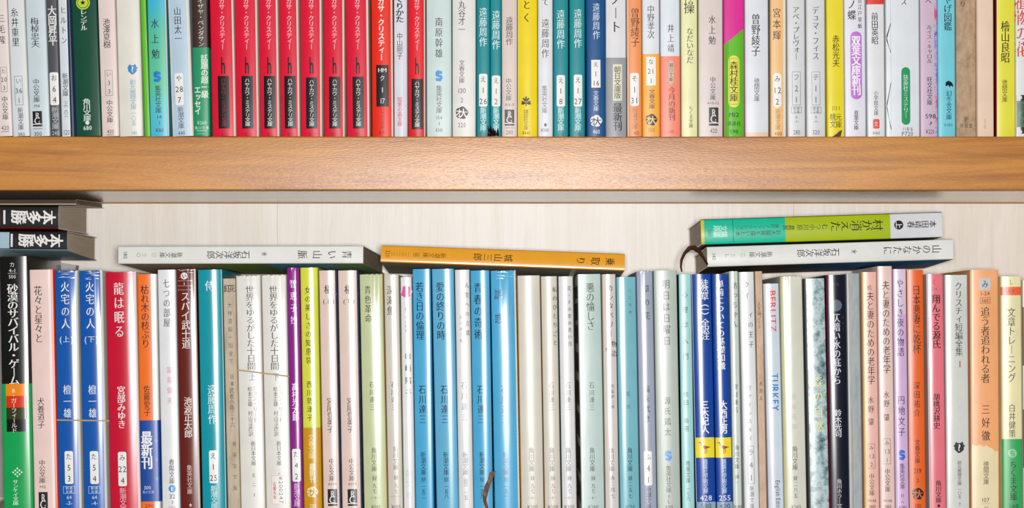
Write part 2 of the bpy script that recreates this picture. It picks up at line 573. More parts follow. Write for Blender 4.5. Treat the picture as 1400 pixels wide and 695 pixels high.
            bk.text('emblem_figure', [('?', dx * s, vy(yc), 1.6 * r * s, 1.7 * r * s, None)], '#eeeeea', 'b', o)
        elif k == 'BIRD':
            _, yc, r, dx, col = it
            body = [(-.5, .1), (-.2, .35), (.3, .2), (.95, .05), (.5, -.1), (.2, -.25), (-.2, -.2)]
            neck = [(-.55, .15), (-.4, .3), (-.5, .65), (-.6, .85), (-.85, .9), (-1.0, .7), (-.78, .74), (-.66, .6)]
            l1 = [(-.05, -.2), (.06, -.2), (.02, -.95), (-.2, -1.0), (-.06, -.9)]
            l2 = [(.12, -.2), (.22, -.2), (.32, -.55), (.2, -.95), (.12, -.95), (.22, -.55)]
            bk.poly('publisher_emblem', [[((dx + x * r) * s, vy(yc) + y * r * s) for x, y in q] for q in (body, neck, l1, l2)], [col] * 4)
        elif k == 'POLY':
            _, P, cols, dx = it
            bk.poly('printed_figure', [[((dx + x) * s, vy(y)) for x, y in q] for q in P], cols)
        elif k == 'DISC':
            _, yc, r, col, t, tc, dx, ring = it
            def cir(q, n=22): return [((dx + q * math.cos(i / n * math.tau)) * s, vy(yc) + q * math.sin(i / n * math.tau) * s) for i in range(n)]
            if ring: bk.poly('publisher_emblem', [cir(r), cir(r * .78)], [col, ring]); 
            else: bk.poly('publisher_emblem', [cir(r)], [col])
            bk.levels.append(((dx - r) * s, (dx + r) * s, vy(yc + r), vy(yc - r), bk.level(dx * s, vy(yc)) + .0002))
            if t == 'star':
                pts = [((dx + q * math.cos(a)) * s, vy(yc) + q * math.sin(a) * s) for i in range(10) for q, a in [((r * .6 if i % 2 == 0 else r * .25), math.pi / 2 + i * math.pi / 5)]]
                bk.poly('emblem_figure', [pts], [tc])
            elif t: bk.text('emblem_figure', [(t, dx * s, vy(yc), 1.5 * r * s, 1.5 * r * s, None)], tc, 'b')

# ---------------------------------------------------------------- the bookcase
ZU = (HOR - 187) / F * D        # top of the upper shelf board
ZUB = (HOR - 260) / F * D       # its underside
ZL = (HOR - 709) / F * D        # top of the lower shelf board
TH = ZU - ZUB
DEP = .161
XW = .445
def box(name, x0, x1, y0, y1, z0, z1, mat, parent=None, bev=0):
    bm = bmesh.new()
    bmesh.ops.create_cube(bm, size=1)
    for v in bm.verts:
        v.co = Vector(((x0 + x1) / 2 + v.co.x * (x1 - x0), (y0 + y1) / 2 + v.co.y * (y1 - y0), (z0 + z1) / 2 + v.co.z * (z1 - z0)))
    if bev: bmesh.ops.bevel(bm, geom=bm.edges[:], offset=bev, segments=3, affect='EDGES', profile=.6)
    me = bpy.data.meshes.new(name); bm.to_mesh(me); bm.free()
    me.materials.append(mat)
    if bev:
        me.polygons.foreach_set('use_smooth', [True] * len(me.polygons)); me.set_sharp_from_angle(angle=math.radians(50))
    return link(name, me, parent)

M_LIP = wood('varnished_wood', '#9d5a04', '#c6821e', 'x', .37, .3, 1, .95, 1.0)
M_UND = wood('pale_board', '#dcc3a0', '#f6e8d2', 'x', .17, .1, 1.0, .8)
M_BACK = wood('pale_plywood', '#ece3d6', '#f8f3ec', 'z', .42, .15, .8, .55, 1.2)
M_RULE = paper('#a8753f', 0)
case = bpy.data.objects.new('bookshelf', None); COL.objects.link(case)
case.location = (0, 0, 0)
case['label'] = 'wooden bookshelf with varnished orange shelf edge and pale plywood back panel'
case['category'] = 'bookshelf'
PITCH = ZU - ZL
for i, zt in enumerate((ZL, ZU, ZU + PITCH)):
    box('shelf_board', -XW, XW, .012, DEP, zt - TH + .0008, zt, M_UND, case)
    o = box('shelf_edging', -XW, XW, 0, .012, zt - TH - .0001, zt + .0001, M_LIP, case, .0009)
    o['label'] = 'varnished orange wood edge of the shelf'
    if i: box('edge_bead', -XW, XW, DEP - .0012, DEP, zt - TH + .0002, zt - TH + .0008, M_RULE, case)
# plywood back in boards with fine joints
xs = [-XW, -.155, .186, XW]
for a, b_ in zip(xs, xs[1:]):
    box('back_panel', a + .00008, b_ - .00008, DEP, DEP + .006, ZL - TH, ZU + PITCH, M_BACK, case)
for sx in (-1, 1):
    x = sx * (XW + .009)
    box('side_panel', x - .009, x + .009, 0, DEP + .006, ZL - TH - .02, ZU + PITCH + .02, M_LIP, case, .001)
w_ = box('wall_back', -1.6, 1.6, DEP + .0062, DEP + .05, -.9, 1.2, paper('#d8d4cb', 0)); w_['kind'] = 'structure'

# ---------------------------------------------------------------- placing upright books
UP, LO = [], []
def up(xl, xr, xlb, color, label, items=(), **kw): UP.append((xl, xr, xlb, 0, color, label, items, kw))
def lo(xl, xr, xlb, top, color, label, items=(), **kw): LO.append((xl, xr, xlb, top, color, label, items, kw))

def build_row(rows, yref, zb, group, upper):
    # world edges at the two reference rows
    info = []
    for xl, xr, xlb, top, color, label, items, kw in rows:
        sb = kw.pop('sb', None)
        if sb is None: sb = .0035 + (random.random() - .5) * .0016
        s = (D + sb) / F
        w = (xr - xl) * s
        ya = 0 if upper else top
        info.append([(xl - 700) * s, (xl - 700) * s + w, (xlb - 700) * s, (xlb - 700) * s + w, sb, s, ya])
    for a, b_ in zip(info, info[1:]):
        for i, j in ((1, 0), (3, 2)):
            g = b_[j] - a[i]
            if g < .00015:
                m = (a[i] + b_[j]) / 2
                a[i], b_[j] = m - .0001, m + .0001
    for (xl, xr, xlb, top, color, label, items, kw), (a0, a1, b0, b1, sb, s, ya) in zip(rows, info):
        w = min(a1 - a0, b1 - b0)
        ca, cb = (a0 + a1) / 2, (b0 + b1) / 2
        za, zr = (HOR - ya) * s, (HOR - yref) * s
        sl = (ca - cb) / (za - zr)               # x per metre up
        th = math.atan(sl)
        x0 = cb - sl * (zr - zb)
        h = (kw.pop('h', .148 + (random.random() - .5) * .002)) if upper else (za - zb) / math.cos(th)
        kw2 = dict(kw)
        b = kw2.pop('b', .05) * w
        gl = kw2.pop('gloss', 1)
        d = kw2.pop('d', .105)
        post = kw2.pop('post', None)
        cells = []
        lift = abs(math.sin(th)) * w / 2 + .0003
        # rows of the picture -> height up the spine
        def vy(y, s=s): return ((HOR - y) * s - zb - lift) / math.cos(th)
        for (u0, u1, y0, y1, c) in kw2.pop('cells', ()):
            cells.append((u0 * s, u1 * s, vy(y1), vy(y0), c))
        for q in ('sl', 'sr'):
            if q in kw2: kw2[q] = kw2[q] * s
        bk = Book(w, h, d, b, color, gl, cells=cells, **kw2)
        bk.root.location = (x0, sb, zb + lift)
        bk.root.rotation_euler = (0, th, 0)
        bk.root['label'] = label; bk.root['category'] = 'book'; bk.root['group'] = group
        dress(bk, s, vy, items)
        if post: post(bk, s, vy)

W = '#eeeeea'; INK = '#47474c'; GR = '#7d7f86'
# ---------------------------------------------------------------- upper row, left to right
up(-14, 9.5, -6, '#ecdfdb', 'pinkish white paperback cut by the left picture edge on the upper shelf',
   [A('三毛隆', 18, 62, 9, dx=3), BOX(92, 126, ['た', '20', '3'], 7, dx=3), Pb('中公文庫', 132, 164, 8, INK, 'm', dx=3), H('420', 175, 6, 11, dx=2), LINE(180, 11, INK, 2)], b=.04)
up(9.8, 33.5, 18, '#e1e7eb', 'grey-white paperback with outlined number box beside the left-edge pinkish book',
   [A('糸井重里', 10, 64, 10, dx=-2.5), BOX(104, 144, ['い', '36', '1'], 9, dx=-1), Pb('新潮文庫', 147, 178, 7.5, dx=0), H('380', 184, 6, 10, GR)], b=.04, sr=2)
up(34, 62.5, 40.5, '#d0dfe4', 'pale blue-grey paperback with black square emblem left of a dark grey spine',
   [A('梅棹忠夫', 24, 65, 11, dx=-2), Pb('中公文庫', 108, 140, 8.5, INK, 'm', dx=-3), H('M4', 145, 4.5, 8, GR, dx=-3), RC(152, 173, 13, -3), LINE(176, 13, INK, -3), H('300', 183, 6, 11, INK, dx=-3)])
up(63.5, 78, 69, '#56585d', 'slim dark grey paperback with white lettering and white number label',
   [A('大岡昇平', 8, 62, 11.5, '#f0f0ee', 'b'), LAB(99, 144, ['お', '6', '4'], 12), Pb('新潮文庫', 146, 177, 9, '#c9ccd2'), H('240', 182, 6, 10, '#c9ccd2')])
up(79, 93, 84.5, '#dde4ea', 'very slim blue-white paperback between the dark grey and dark green spines',
   [A('ヒルトン', 7, 62, 8, GR), Pb('新潮文庫', 100, 132, 8, INK), Pb('（上）六二', 135, 160, 6, GR), H('120', 181, 7, 9, INK)], sr=2, scol='#1d3a5e')
up(94.5, 132.5, 101.5, '#07523f', 'thick dark green paperback with a lime star roundel near the top',
   [DISC(4, 9.4, '#c9dc4a', None, dx=0), DISC(4, 7.6, '#174a34', None, dx=0), DISC(4, 6.8, '#c9dc4a', 'star', '#0e2c1e', dx=0), Pb('レンデル', 13, 42, 9, '#eef2ec', 'n', dx=0), Pb('角川文庫', 135, 166, 10, '#d8e6dc', 'b', dx=0), DISC(168, 2.8, '#e8efe8', dx=0), H('680', 175, 6, 12, '#dbe8df', 'b', dx=0)],
   side='#0a2c4a', sl=4, scol='#12304e', gloss=2, b=.035)
up(133.5, 157.5, 139.5, '#ead9d3', 'pink-beige paperback standing right of the thick dark green one',
   [A('池澤夏樹', 25, 66, 9.5, INK, dx=-1), BOX(96, 131, ['い', '3', '3'], 8), Pb('中公文庫', 137, 168, 8.5, INK, 'm'), H('400', 180, 6, 10, INK), LINE(184.5, 10, INK)])
up(158.5, 191, 163.5, '#e9e6dc', 'off-white paperback with a small blue question mark emblem',
   [CAT(95, 6.8, 4), Pb('創元推理文庫', 109, 150, 8, '#6fb0d8', dx=4), Pb('一〇五', 152, 172, 7, '#6fb0d8', dx=4), H('140', 182, 6, 8, '#5aa6d0', dx=4)], b=.06, sr=1)
up(191.5, 199.5, 198.5, '#5fc520', 'very narrow lime green spine left of the blue-green one', [], sr=.5)
M_GRAD = multi('blue_green_run', [(0, '#48b6d6'), (.18, '#4fbfc4'), (.3, '#58c296'), (.62, '#4fbb9c'), (.8, '#35b3cf'), (1, '#30aed6')], 1, .3, vertical=(0, .10))
up(200.5, 227.5, 204.5, '#48b5cf', 'blue paperback shading to green in the middle, blue curled emblem',
   [A('水上勉', 22, 84, 10.5, '#1e3c44', 'm', dx=-3), SE(97, 113, 10.5, -1.5, '#1d7fd6'), Pb('集英社文庫', 117, 155, 8, '#27586a', 'g', dx=-1), H('14', 160, 5, 7, '#27586a'), H('1', 168, 5, 3, '#27586a'), H('¥360', 178, 6, 11, '#27586a')], pm=M_GRAD, sr=1.5)
up(229, 259, 236, '#bcd2e4', 'light blue paperback with white number label, beside the green banded brown book',
   [A('山田太一', 9, 59, 9.5, INK, dx=-2), LAB(100, 144, ['や', '28', '7'], 11.5, dx=-3), Pb('新潮文庫', 146, 176, 8, '#7b93ab', dx=-2), H('440', 182, 6, 10, '#5f7488', dx=-2)], sr=4, sl=2, scol='#e6e0d4')
up(262, 284.5, 264.5, '#46322d', 'dark brown paperback wrapped in a green paper band with white lettering',
   [A('イザヤ・ベンダサン', -2, 64, 8, '#e6dcd4', 'g', dx=1), BAND(65, 187, '#27996a', 'green paper band'), Pb('話題の超一級', 75, 134, 9.5, '#e4f0dc', 'b', dx=5), Pb('エッセイ', 118, 157, 8.5, '#f2f7f0', 'b', dx=-5),
    H('¥260', 168, 5, 13, '#d5ecdc'), H('角川文庫', 175, 4.5, 20, '#d5ecdc'), LINE(179, 20, '#d5ecdc'), LINE(183, 20, '#8fc9a8')])
def red(xl, xr, xlb, label, tc='#f2efec', hp=(104, 176), strip=2.5, d=0, col='#e3203f', **k):
    up(xl, xr, xlb, col, label,
       [A('アガサ・クリスティー', -10 + d, 68 + d, 7.5, '#f8b4ba', 'b', dx=.5), T('h', 77 + d, 101 + d, 12, '#3a0c14', 'b', .5, 'publisher_emblem', eh=30),
        PANEL(hp[0], hp[1], 15.5, '#1d1b1f', .5, name='black_panel'), Pb('ハヤカワ・ミステリ文庫', hp[0] + 3, hp[1] - 3, 6.8, tc, 'g', dx=.5), H('¥320', 184, 5, 10, '#7a1424', dx=1)],
       sr=strip, scol='#eadfd2', side='#e8dccb', gloss=2, **k)
red(286.5, 319, 290.5, 'first red paperback from the left, with reddish lettering in its dark panel', '#a8404c', (104, 176))
red(320.5, 351.5, 323, 'second red paperback from the left in the run of seven, worn white edge nicks')
red(353.5, 379.5, 356, 'third red paperback from the left in the run of seven', d=0)
red(381.5, 407.5, 384, 'middle red paperback, fourth in the run of seven on the upper shelf')
red(410.5, 439.5, 411.5, 'fifth red paperback from the left in the run of seven', hp=(106, 176))
red(442.5, 470.5, 443.5, 'sixth red paperback in the run of seven, faint crease along its spine', hp=(105, 176))
red(472.5, 503.5, 474.5, 'seventh and rightmost red paperback of the run of seven', hp=(105, 176), strip=3)
up(507.5, 536.5, 509, '#f0331d', 'orange-red paperback with bold white lettering and black numbered panel',
   [A('アガサ・クリスティー', -12, 83, 9, '#f8efe8', 'b', dx=-1), PANEL(89, 146, 17, '#232024', 0, name='black_panel'), H('HM', 96, 6, 12, '#f0eeea', 'n', name='number'), H('ク', 107, 8, 8, '#f0eeea', name='number'), H('1', 123, 7.5, 3.5, '#f0eeea', name='number'), H('17', 138, 7.5, 7, '#f0eeea', name='number'),
    Pb('ハヤカワ文庫', 148, 176, 6, '#8e2012'), H('640', 181, 6, 11, '#6a1810')], sr=2.5, scol='#eadfd2', gloss=2)
up(538.5, 556.5, 539, '#e2e4ee', 'slim glossy white paperback between the orange-red and the single red book',
   [T('つくりかた', -14, 31, 11, '#2a2a30', 'b', -1), A('中山剛子', 45, 81, 8, '#55555e', 'g', -1), Pb('知恵の森文庫', 133, 173, 6.5, '#ee7f88', 'b', -1)], gloss=2, b=.07)
red(558, 581, 558.5, 'single red paperback standing between the glossy white and pale teal books', hp=(108, 177), strip=1.5, d=1, col='#ea2632')
up(583, 617, 583.5, '#cbdddb', 'pale teal paperback with blue curled emblem right of the single red book',
   [A('南原幹雄', 23, 80, 10, '#50555a', dx=0), SE(96, 112, 10, 0), Pb('集英社文庫', 117, 155, 8, '#4e5c60', 'g'), H('154', 161, 5, 9, GR), H('1', 169, 5, 3, GR), H('¥340', 178, 5.5, 10, GR)], b=.03)
up(618.5, 650.5, 618.5, '#e3e1dd', 'off-white paperback with round black figure emblem near its foot',
   [A('丸谷才一', 1, 46, 9.5, INK, dx=-3), Pb('文春文庫', 82, 114, 7.5, GR, 'm', dx=-3), H('130', 124, 7, 11.5, INK, dx=-3), H('2', 137, 7, 4, GR, dx=-3), BUN(154.5, 8.5, -3), H('220', 171, 6.5, 11, GR, dx=-3)], b=.03)
def endo(xl, xr, xlb, n, label, dy=0, dxx=0, **k):
    up(xl, xr, xlb, '#0b9199', label,
       [A('遠藤周作', 10 + dy, 64 + dy, 10.5, '#dff0f0', 'm', dx=dxx), LAB(101 + dy * .6, 146, ['え', '1', n], 11.5, dx=dxx), Pb('新潮文庫', 147, 179, 8.5, '#bfe4e8', 'b', dx=dxx), H('200', 184, 5, 9, '#0d4a55', dx=dxx)], gloss=2, b=.04, side='#0b8088', **k)
endo(651.5, 669.8, 651.5, '26', 'teal paperback numbered 26, left one of the left teal pair')
def tassel(bk, s, vy):
    rnd = random.Random(5)
    V, Fs = [], []
    for i in range(26):
        x0 = rnd.uniform(-11, -1) if i < 20 else rnd.uniform(-3, 5)
        y0 = 187
        x1 = x0 + rnd.uniform(-3, 3); y1 = rnd.uniform(176, 183) if i > 6 else rnd.uniform(171, 177)
        if i < 7: x1 = -10 + rnd.uniform(-2, 3)
        t = .0004
        k = len(V)
        for q in (0, .5, 1):
            xx = (x0 + (x1 - x0) * q + math.sin(q * 3) * rnd.uniform(-1, 1)) * s; zz = vy(y0 + (y1 - y0) * q) + .0003
            yy = bk.S(0) - .0006 - rnd.random() * .0012
            r = t * (1 - .5 * q)
            V.extend([(xx - r, yy, zz), (xx + r, yy, zz), (xx, yy - r * 1.6, zz)])
        Fs += [(k, k + 1, k + 4, k + 3), (k + 1, k + 2, k + 5, k + 4), (k + 2, k, k + 3, k + 5), (k + 3, k + 4, k + 7, k + 6), (k + 4, k + 5, k + 8, k + 7), (k + 5, k + 3, k + 6, k + 8), (k + 6, k + 7, k + 8)]
    o = link('bookmark_ribbon', new_mesh('bookmark_ribbon', V, Fs, [paper('#3a211c', 0)]), bk.root)
    o['label'] = 'frayed dark brown bookmark end'
endo(670.2, 685.2, 670.3, '2', 'slimmer teal paperback numbered 2 with a frayed ribbon at its foot', 4, .5, post=tassel)
up(685.8, 707, 686, '#dbcac2', 'beige-pink paperback with black square emblem, left of the yellow book',
   [A('遠藤周作', 23, 62, 9.5, INK, dx=0), Pb('中公文庫', 107, 138, 7.5, INK, 'm', -1), H('A16-8', 143, 4, 13, GR), RC(150, 172, 13), LINE(175, 12, INK), H('280', 181, 6, 10, INK)], b=.03)
up(707.6, 734.6, 707.8, '#f6dc10', 'bright yellow paperback with pine branch emblem on the upper shelf',
   [T('ひとく', -20, 33, 10.5, '#38341c', 'n', -1), TREE(137.5, 8, -2), Pb('講談社文庫', 150, 178, 6.5, '#6b6012', 'g', -2), H('¥440', 182, 5, 11, '#5c530f', dx=-2)], gloss=2, b=.05, sl=1.2, scol='#f4e9a0')
up(735.4, 755.6, 735.6, '#e1e4ea', 'light grey paperback between the bright yellow book and a teal pair',
   [A('て', -2, 8, 9, '#38383e', 'n'), A('遠藤周作', 25, 80, 10, '#5b5d64', dx=0), Pb('集英社文庫', 117, 155, 7, '#85878e', 'm', -1), H('◆', 171, 4.5, 5, '#4a4a4e', dx=0), H('¥340', 178, 5.5, 11, INK, dx=-1)], b=.04)
endo(756.4, 776.8, 756.6, '8', 'teal paperback numbered 8, left one of the right teal pair', 3, 0)
endo(778.4, 799.5, 778.8, '27', 'teal paperback numbered 27, right next to the navy blue book', 2, 1)
up(801, 827, 802.2, '#0f568f', 'navy blue paperback with square white label and round white emblem',
   [A('遠藤周作', 4, 54, 9.5, '#cfe3f2', 'm', 1), LAB(82, 120, ['え', '1', '16'], 12.5, dx=0, r=0), Pb('文春文庫', 124, 152, 7, '#d6e4f0', 'm', 0), BUN(165.5, 8, 0, '#f0f2f2', '#27507a'), H('460', 180, 6, 10, '#e6eef4')], gloss=2, b=.04)
up(828, 855.5, 828.6, '#e6e6e9', 'white paperback in a silver grey paper band with black lettering',
   [T('ノート', -10, 46, 13, '#1f1f24', 'n', 0), BAND(79, 187, '#a0a2a7', 'silver grey paper band'), PANEL(88, 138, 12.5, '#e8e4cc', 2, name='printed_panel'), Pb('朝日文庫版', 91, 135, 9, '#35353a', 'g', 2), Pb('最新刊', 141, 179, 12, '#26262b', 'n', 2)], gloss=2, b=.04)
up(857, 877, 857.8, '#f79858', 'orange paperback with white number label on the upper shelf',
   [A('曽野綾子', 11, 64, 11.5, '#5a3a34', 'm', 1), LAB(100, 145, ['そ', '1', '31'], 12), Pb('新潮文庫', 147, 177, 7.5, '#9c6844', 'g'), H('40', 182, 6, 8, '#8a3a20', dx=2)], sl=1.8, scol='#f2d9c4', side='#efe2d2')
up(878, 901.2, 878.8, '#e4e7ee', 'white paperback with amber paper band and a small number label',
   [A('中野孝次', 7, 53, 9.5, '#80828a', 'm', 0), BAND(74, 187, '#fbb03a', 'amber paper band'), LAB(78, 117, ['な', '21', '1'], 13, r=0), Pb('文春文庫', 122, 149, 8, '#3a3428', 'm', 1), BUN(164, 8, 0, '#2c2a26', '#fbd48c'), H('380', 178, 6, 10, '#a0702a', dx=0)], b=.04)
up(902.6, 929, 903.4, '#e2e9f0', 'white paperback with salmon pink paper band and outlined cartouche',
   [A('井上靖', 32, 73, 9, '#6a6c74', 'm', 1), BAND(77, 187, '#fb8d74', 'salmon pink paper band'), PANEL(83, 115, 9, '#f5c8b4', 1, r=3), BOX(84, 114, '', 6, '#5a4640', 1), Pb('朝日文庫', 86, 112, 5.5, '#5a4640', 'n', 1), Pb('今月の新刊', 119, 165, 9.5, '#8a3a34', 'n', 2), H('680', 180, 5, 8, '#b85a48', dx=1)], b=.04)
up(931, 953, 931.6, '#efeeb6', 'pale yellow-green paperback right of the salmon banded book',
   [T('体操', -16, 19, 14, '#35362c', 'm', 0), A('なだいなだ', 38, 87, 9.5, '#55563c', 'm', 1), Pb('ちくま文庫', 145, 175, 5.5, '#6a6a50', 'm', 2)], sl=1, b=.05)
up(955, 988, 955.2, '#dfd1cc', 'beige-pink paperback with black square emblem left of the magenta and green book',
   [A('水上勉', 20, 62, 9.5, INK, dx=2), Pb('中公文庫', 105, 137, 7.5, INK, 'm', 3), H('A10-12', 141, 4, 17, GR, dx=3), RC(147, 172, 13, 4), H('420', 179, 6.5, 10, INK, dx=4)], b=.03, sl=2, scol='#d9ddc8')
def diag(bk, s, vy):
    hw = bk.w / 2 - bk.r * .5
    o = bk.lay('green_panel', [(-hw, vy(188) + .0004), (hw, vy(188) + .0004), (hw, vy(40)), (-hw, vy(61))], [(0, 1, 2, 3)], paper('#6ac238', 2), .00014)
    o['label'] = 'green lower part with slanting top'
    bk.levels.append((-hw, hw, 0, vy(62), .00015))
    bk.patch('yellow_oval', -7.5 * s, 7.5 * s, vy(147), vy(76), '#f2ea5e', 7.4 * s)
    bk.frame('printed_rule', -5.9 * s, 5.9 * s, vy(143), vy(80), '#5a7020', .4 * s)
    dress(bk, s, vy, [Pb('森村桂文庫', 84, 139, 10.5, '#2c3a18', 'n'), H('M12', 157, 6.5, 14, '#33591e', 'n'), H('講談社', 169, 6, 20, '#33591e', 'n'), H('590', 180, 6, 12, '#33591e', 'n')])
up(989, 1017, 989.4, '#e43a9c', 'magenta paperback with green lower half and yellow oval panel', [], post=diag, gloss=2, b=.03)
up(1018, 1050, 1018.8, '#e2e5ed', 'blue-white paperback with dark author name and peach strip at its foot',
   [A('曽野綾子', 19, 77, 11.5, '#2c2d34', 'n', -1), Pb('徳間文庫', 107, 139, 7.5, '#7b7d86', 'g', 0)], cells=[(-20, 20, 181, 190, '#f0cfb8')], b=.04, sideR='#20222a')
up(1053, 1074.5, 1053.4, '#f6c587', 'peach paperback with rounded white label and white right edge',
   [A('宮本輝', 10, 56, 10.5, '#7a5a3a', 'm', -2), LAB(100, 147, ['み', '12', '2'], 11.5, dx=-1.5, r=5), Pb('新潮文庫', 149, 178, 7, '#b08850', 'g', -1), H('400', 183, 5.5, 11, '#80664a', dx=-.5)], sr=4, scol='#eee6da', side='#e9e0d2')
def kobun(xl, xr, xlb, au, k, label, pr):
    up(xl, xr, xlb, '#dcdee1', label, [A(au, 9, 82, 9, '#6a6c72', 'm', 0), BOX(98, 144, k, 9.5, '#8f9196', 0), BOX(146, 155, '', 12, '#8f9196', 0), H('新潮', 148.6, 4, 9, GR), H('文庫', 153, 4, 9, GR), H('6', 160, 4, 3, GR), H('-1-', 166, 4, 7, GR), H(pr, 181, 6.5, 10, '#5a5c62')], b=.04, sl=.8)
kobun(1076, 1100, 1077, 'アベ・プレヴォー', ['フ', '2', '1'], 'light grey paperback with outlined box, left one of the grey pair near the yellow book', '280')
kobun(1102, 1127.5, 1103, 'デュマ・フィス', ['テ', '1', '1'], 'light grey paperback with outlined box, right one, touching the yellow book', '320')
def tassel2(bk, s, vy):
    V = [(x * s, bk.S(x * s) - .0005 - q, vy(y)) for x, y, q in ((-5, 187, 0), (6, 187, .0003), (8, 178, .0012), (4, 180, .0008), (1, 183, .0004))]
    o = link('bookmark_ribbon', new_mesh('bookmark_ribbon', V + [(a, c - .0006, z) for a, c, z in V], [(0, 1, 2, 3, 4), (9, 8, 7, 6, 5)] + [(i, (i + 1) % 5, 5 + (i + 1) % 5, 5 + i) for i in range(5)], [paper('#5a3626', 0)]), bk.root)
    o['label'] = 'dark brown bookmark end'
up(1129.5, 1153, 1131, '#f2e03a', 'yellow paperback with olive lettering and a dark ribbon end at its foot',
   [A('赤松光夫', 48, 92, 9.5, '#5c5a3a', 'm', 1), H('日1', 148, 6, 13, '#8f8a34'), Pb('桃文', 155, 175, 8, '#7d7830', 'm', -4), Pb('元庫', 155, 175, 8, '#7d7830', 'm', 4)], post=tassel2, gloss=2, sr=1)
up(1154, 1182.5, 1155.5, '#e9e7f2', 'white paperback with a long violet lozenge lettered in white',
   [T('雨ノ蝶', -16, 28, 11, '#26262c', 'n', -4), A('観音江戸草紙', -12, 40, 5.5, '#55555c', 'n', 7), PANEL(43, 136, 15.5, '#c57bd8', 1.5, r=7.5, name='violet_lozenge'), Pb('双葉文庫新刊', 49, 130, 12, '#faf6fb', 'h', 1.5), Pb('双葉文庫', 151, 178, 6, '#4c4c54', 'n', 1)], b=.035)
up(1184.5, 1208.5, 1186, '#e6e8ec', 'white paperback with red band at top and red square emblem',
   [A('前田英昭', 17, 61, 9, '#25252b', 'n', -1), Pb('小学館文庫', 124, 158, 6, '#7e8088', 'g', 0), PANEL(163, 176, 9, '#e2574c', 0, r=2, name='publisher_emblem'), H('文', 169.5, 7, 6, '#f4eae6', 'g', name='emblem_figure'), H('¥460', 182, 4, 10, GR)], cells=[(-20, 20, -250, 6, '#e1463b')], b=.04)
def zig(bk, s, vy):
    P = []
    x0 = -bk.w / 2 / s + 1.2
    for a, b_ in (((x0, 52), (x0 + 5.2, 32)), ((x0, 52), (x0 + 5.2, 72)), ((x0, 145), (x0 + 5.2, 113)), ((x0, 145), (x0 + 5.2, 177))):
        t = 1.6
        P.append([(a[0] * s, vy(a[1] - t * 2)), (b_[0] * s, vy(b_[1])), ((b_[0] + 1.0) * s, vy(b_[1])), (a[0] * s, vy(a[1] + t * 2))])
    bk.poly('printed_rule', P, ['#2a2c30'] * 4)
    bk.patch('printed_rule', (x0 + 5.5) * s, (x0 + 5.9) * s, vy(186), vy(-20), '#a8aeb4', thick=.00005)
up(1210.5, 1256.5, 1211.5, '#e3e8ee', 'widest white paperback with green pill panel and black zigzag at its left edge',
   [T('ス', -3, 8, 8, '#35363c', 'n', 2), PANEL(92, 171, 12, '#0f9a63', 4, r=6, name='green_pill'), Pb('扶桑社ミステリー', 102, 162, 7, '#cdeede', 'm', 4), H('ハ8·6', 176.5, 5.5, 15, GR, dx=6), H('P720', 183, 6, 16, '#4c4e54', dx=6)], post=zig, b=.03, sideL='#d6dadd')
M_ART = multi('cover_picture_pink_blue', [(.35, '#3f62b8'), (.5, '#c2b6d8'), (.6, '#d64f86')], 120, .35)
up(1257.5, 1281, 1258.5, '#d2bace', 'mauve paperback with a strip of pink and blue cover picture at its right',
   [T('ヘ', -2, 6, 9, '#55505a', 'm', 0), A('ルイス・キャロル', 34, 87, 7.5, '#8a7f90', 'm', 1), Pb('旺文社文庫', 105, 144, 7.5, '#55505c', 'm', 1), H('598', 159, 7, 15, '#4a4650', 'n', dx=2), H('♪', 168, 6, 6, GR, dx=2), H('¥221', 180, 6, 12, '#4a4650', dx=1)], sr=4, scol=M_ART, sideR=M_ART, b=.03)
up(1281.5, 1305.5, 1282.5, '#7cd4e4', 'cyan paperback with a small black bird figure above its publisher name',
   [T('みやげ図鑑', -18, 42, 10.5, '#2c3a3e', 'm', 2), ('POLY', [[(-5, 117), (-4, 112), (0, 110.5), (4, 113), (6, 117), (5.5, 119.5), (3, 117), (1, 119.5), (-1, 116.5), (-3, 118)]], ['#1f2a30'], 3), Pb('幻冬舎文庫', 124, 164, 7.5, '#25607a', 'm', 3), H('¥480', 171, 5, 12, '#3f8db0', dx=2)], gloss=2, b=.05)
M_KRAFT = multi('kraft_paper', [(.3, '#9a7a5e'), (.5, '#b2957a'), (.7, '#c2a88c')], 260, .8, stretch=(1, 1, .6))
up(1306.5, 1334, 1307, '#b2957a', 'brown kraft-paper covered book between the cyan and peach books',
   [T('暗り', -8, 10, 8, '#7a604a', 'm', -4), T('朝礼', 160, 168, 6, '#84684e', 'g', 0, eh=5), H('時習堂', 172, 6, 18, '#84684e')], pm=M_KRAFT, b=.05, sb=.006)
up(1335, 1358, 1336, '#efd3bc', 'plain peach paperback with tiny red marks at its foot',
   [Pb('上三日', 162, 176, 3.5, '#e07a58', 'n', -1)], gloss=0, b=.04, sideR='#5a1a20')
up(1360.5, 1387.5, 1361, '#ece64c', 'yellow paperback with bold dark name and a dark red left edge',
   [A('檜山良昭', 29, 86, 11.5, '#2c2b1c', 'n', 0), Pb('徳間文庫', 109, 140, 7, '#6c6830', 'g', -1)], sl=2.2, scol='#7c1f24', side='#7c1f24')
def film(bk, s, vy):
    bk.patch('film_strip', -bk.w / 2 + .0003, bk.w / 2 - .0003, vy(183), vy(130), '#161a18', thick=.00005)
    bk.patch('film_picture', -bk.w / 2 + .0006, bk.w / 2 - .0006, vy(174), vy(138), multi('film_frame_green', [(.4, '#0c1f18'), (.55, '#1c5a3a'), (.7, '#2f8a58')], 300, .3), thick=.00005)
    for yy in (130.5, 177.5):
        for k in range(4):
            x = (-10 + k * 9) * s
            bk.patch('sprocket_hole', x - 2.4 * s, x + 2.4 * s, vy(yy + 5), vy(yy + .8), '#e8eaec', 1 * s, thick=.00005, register=False)
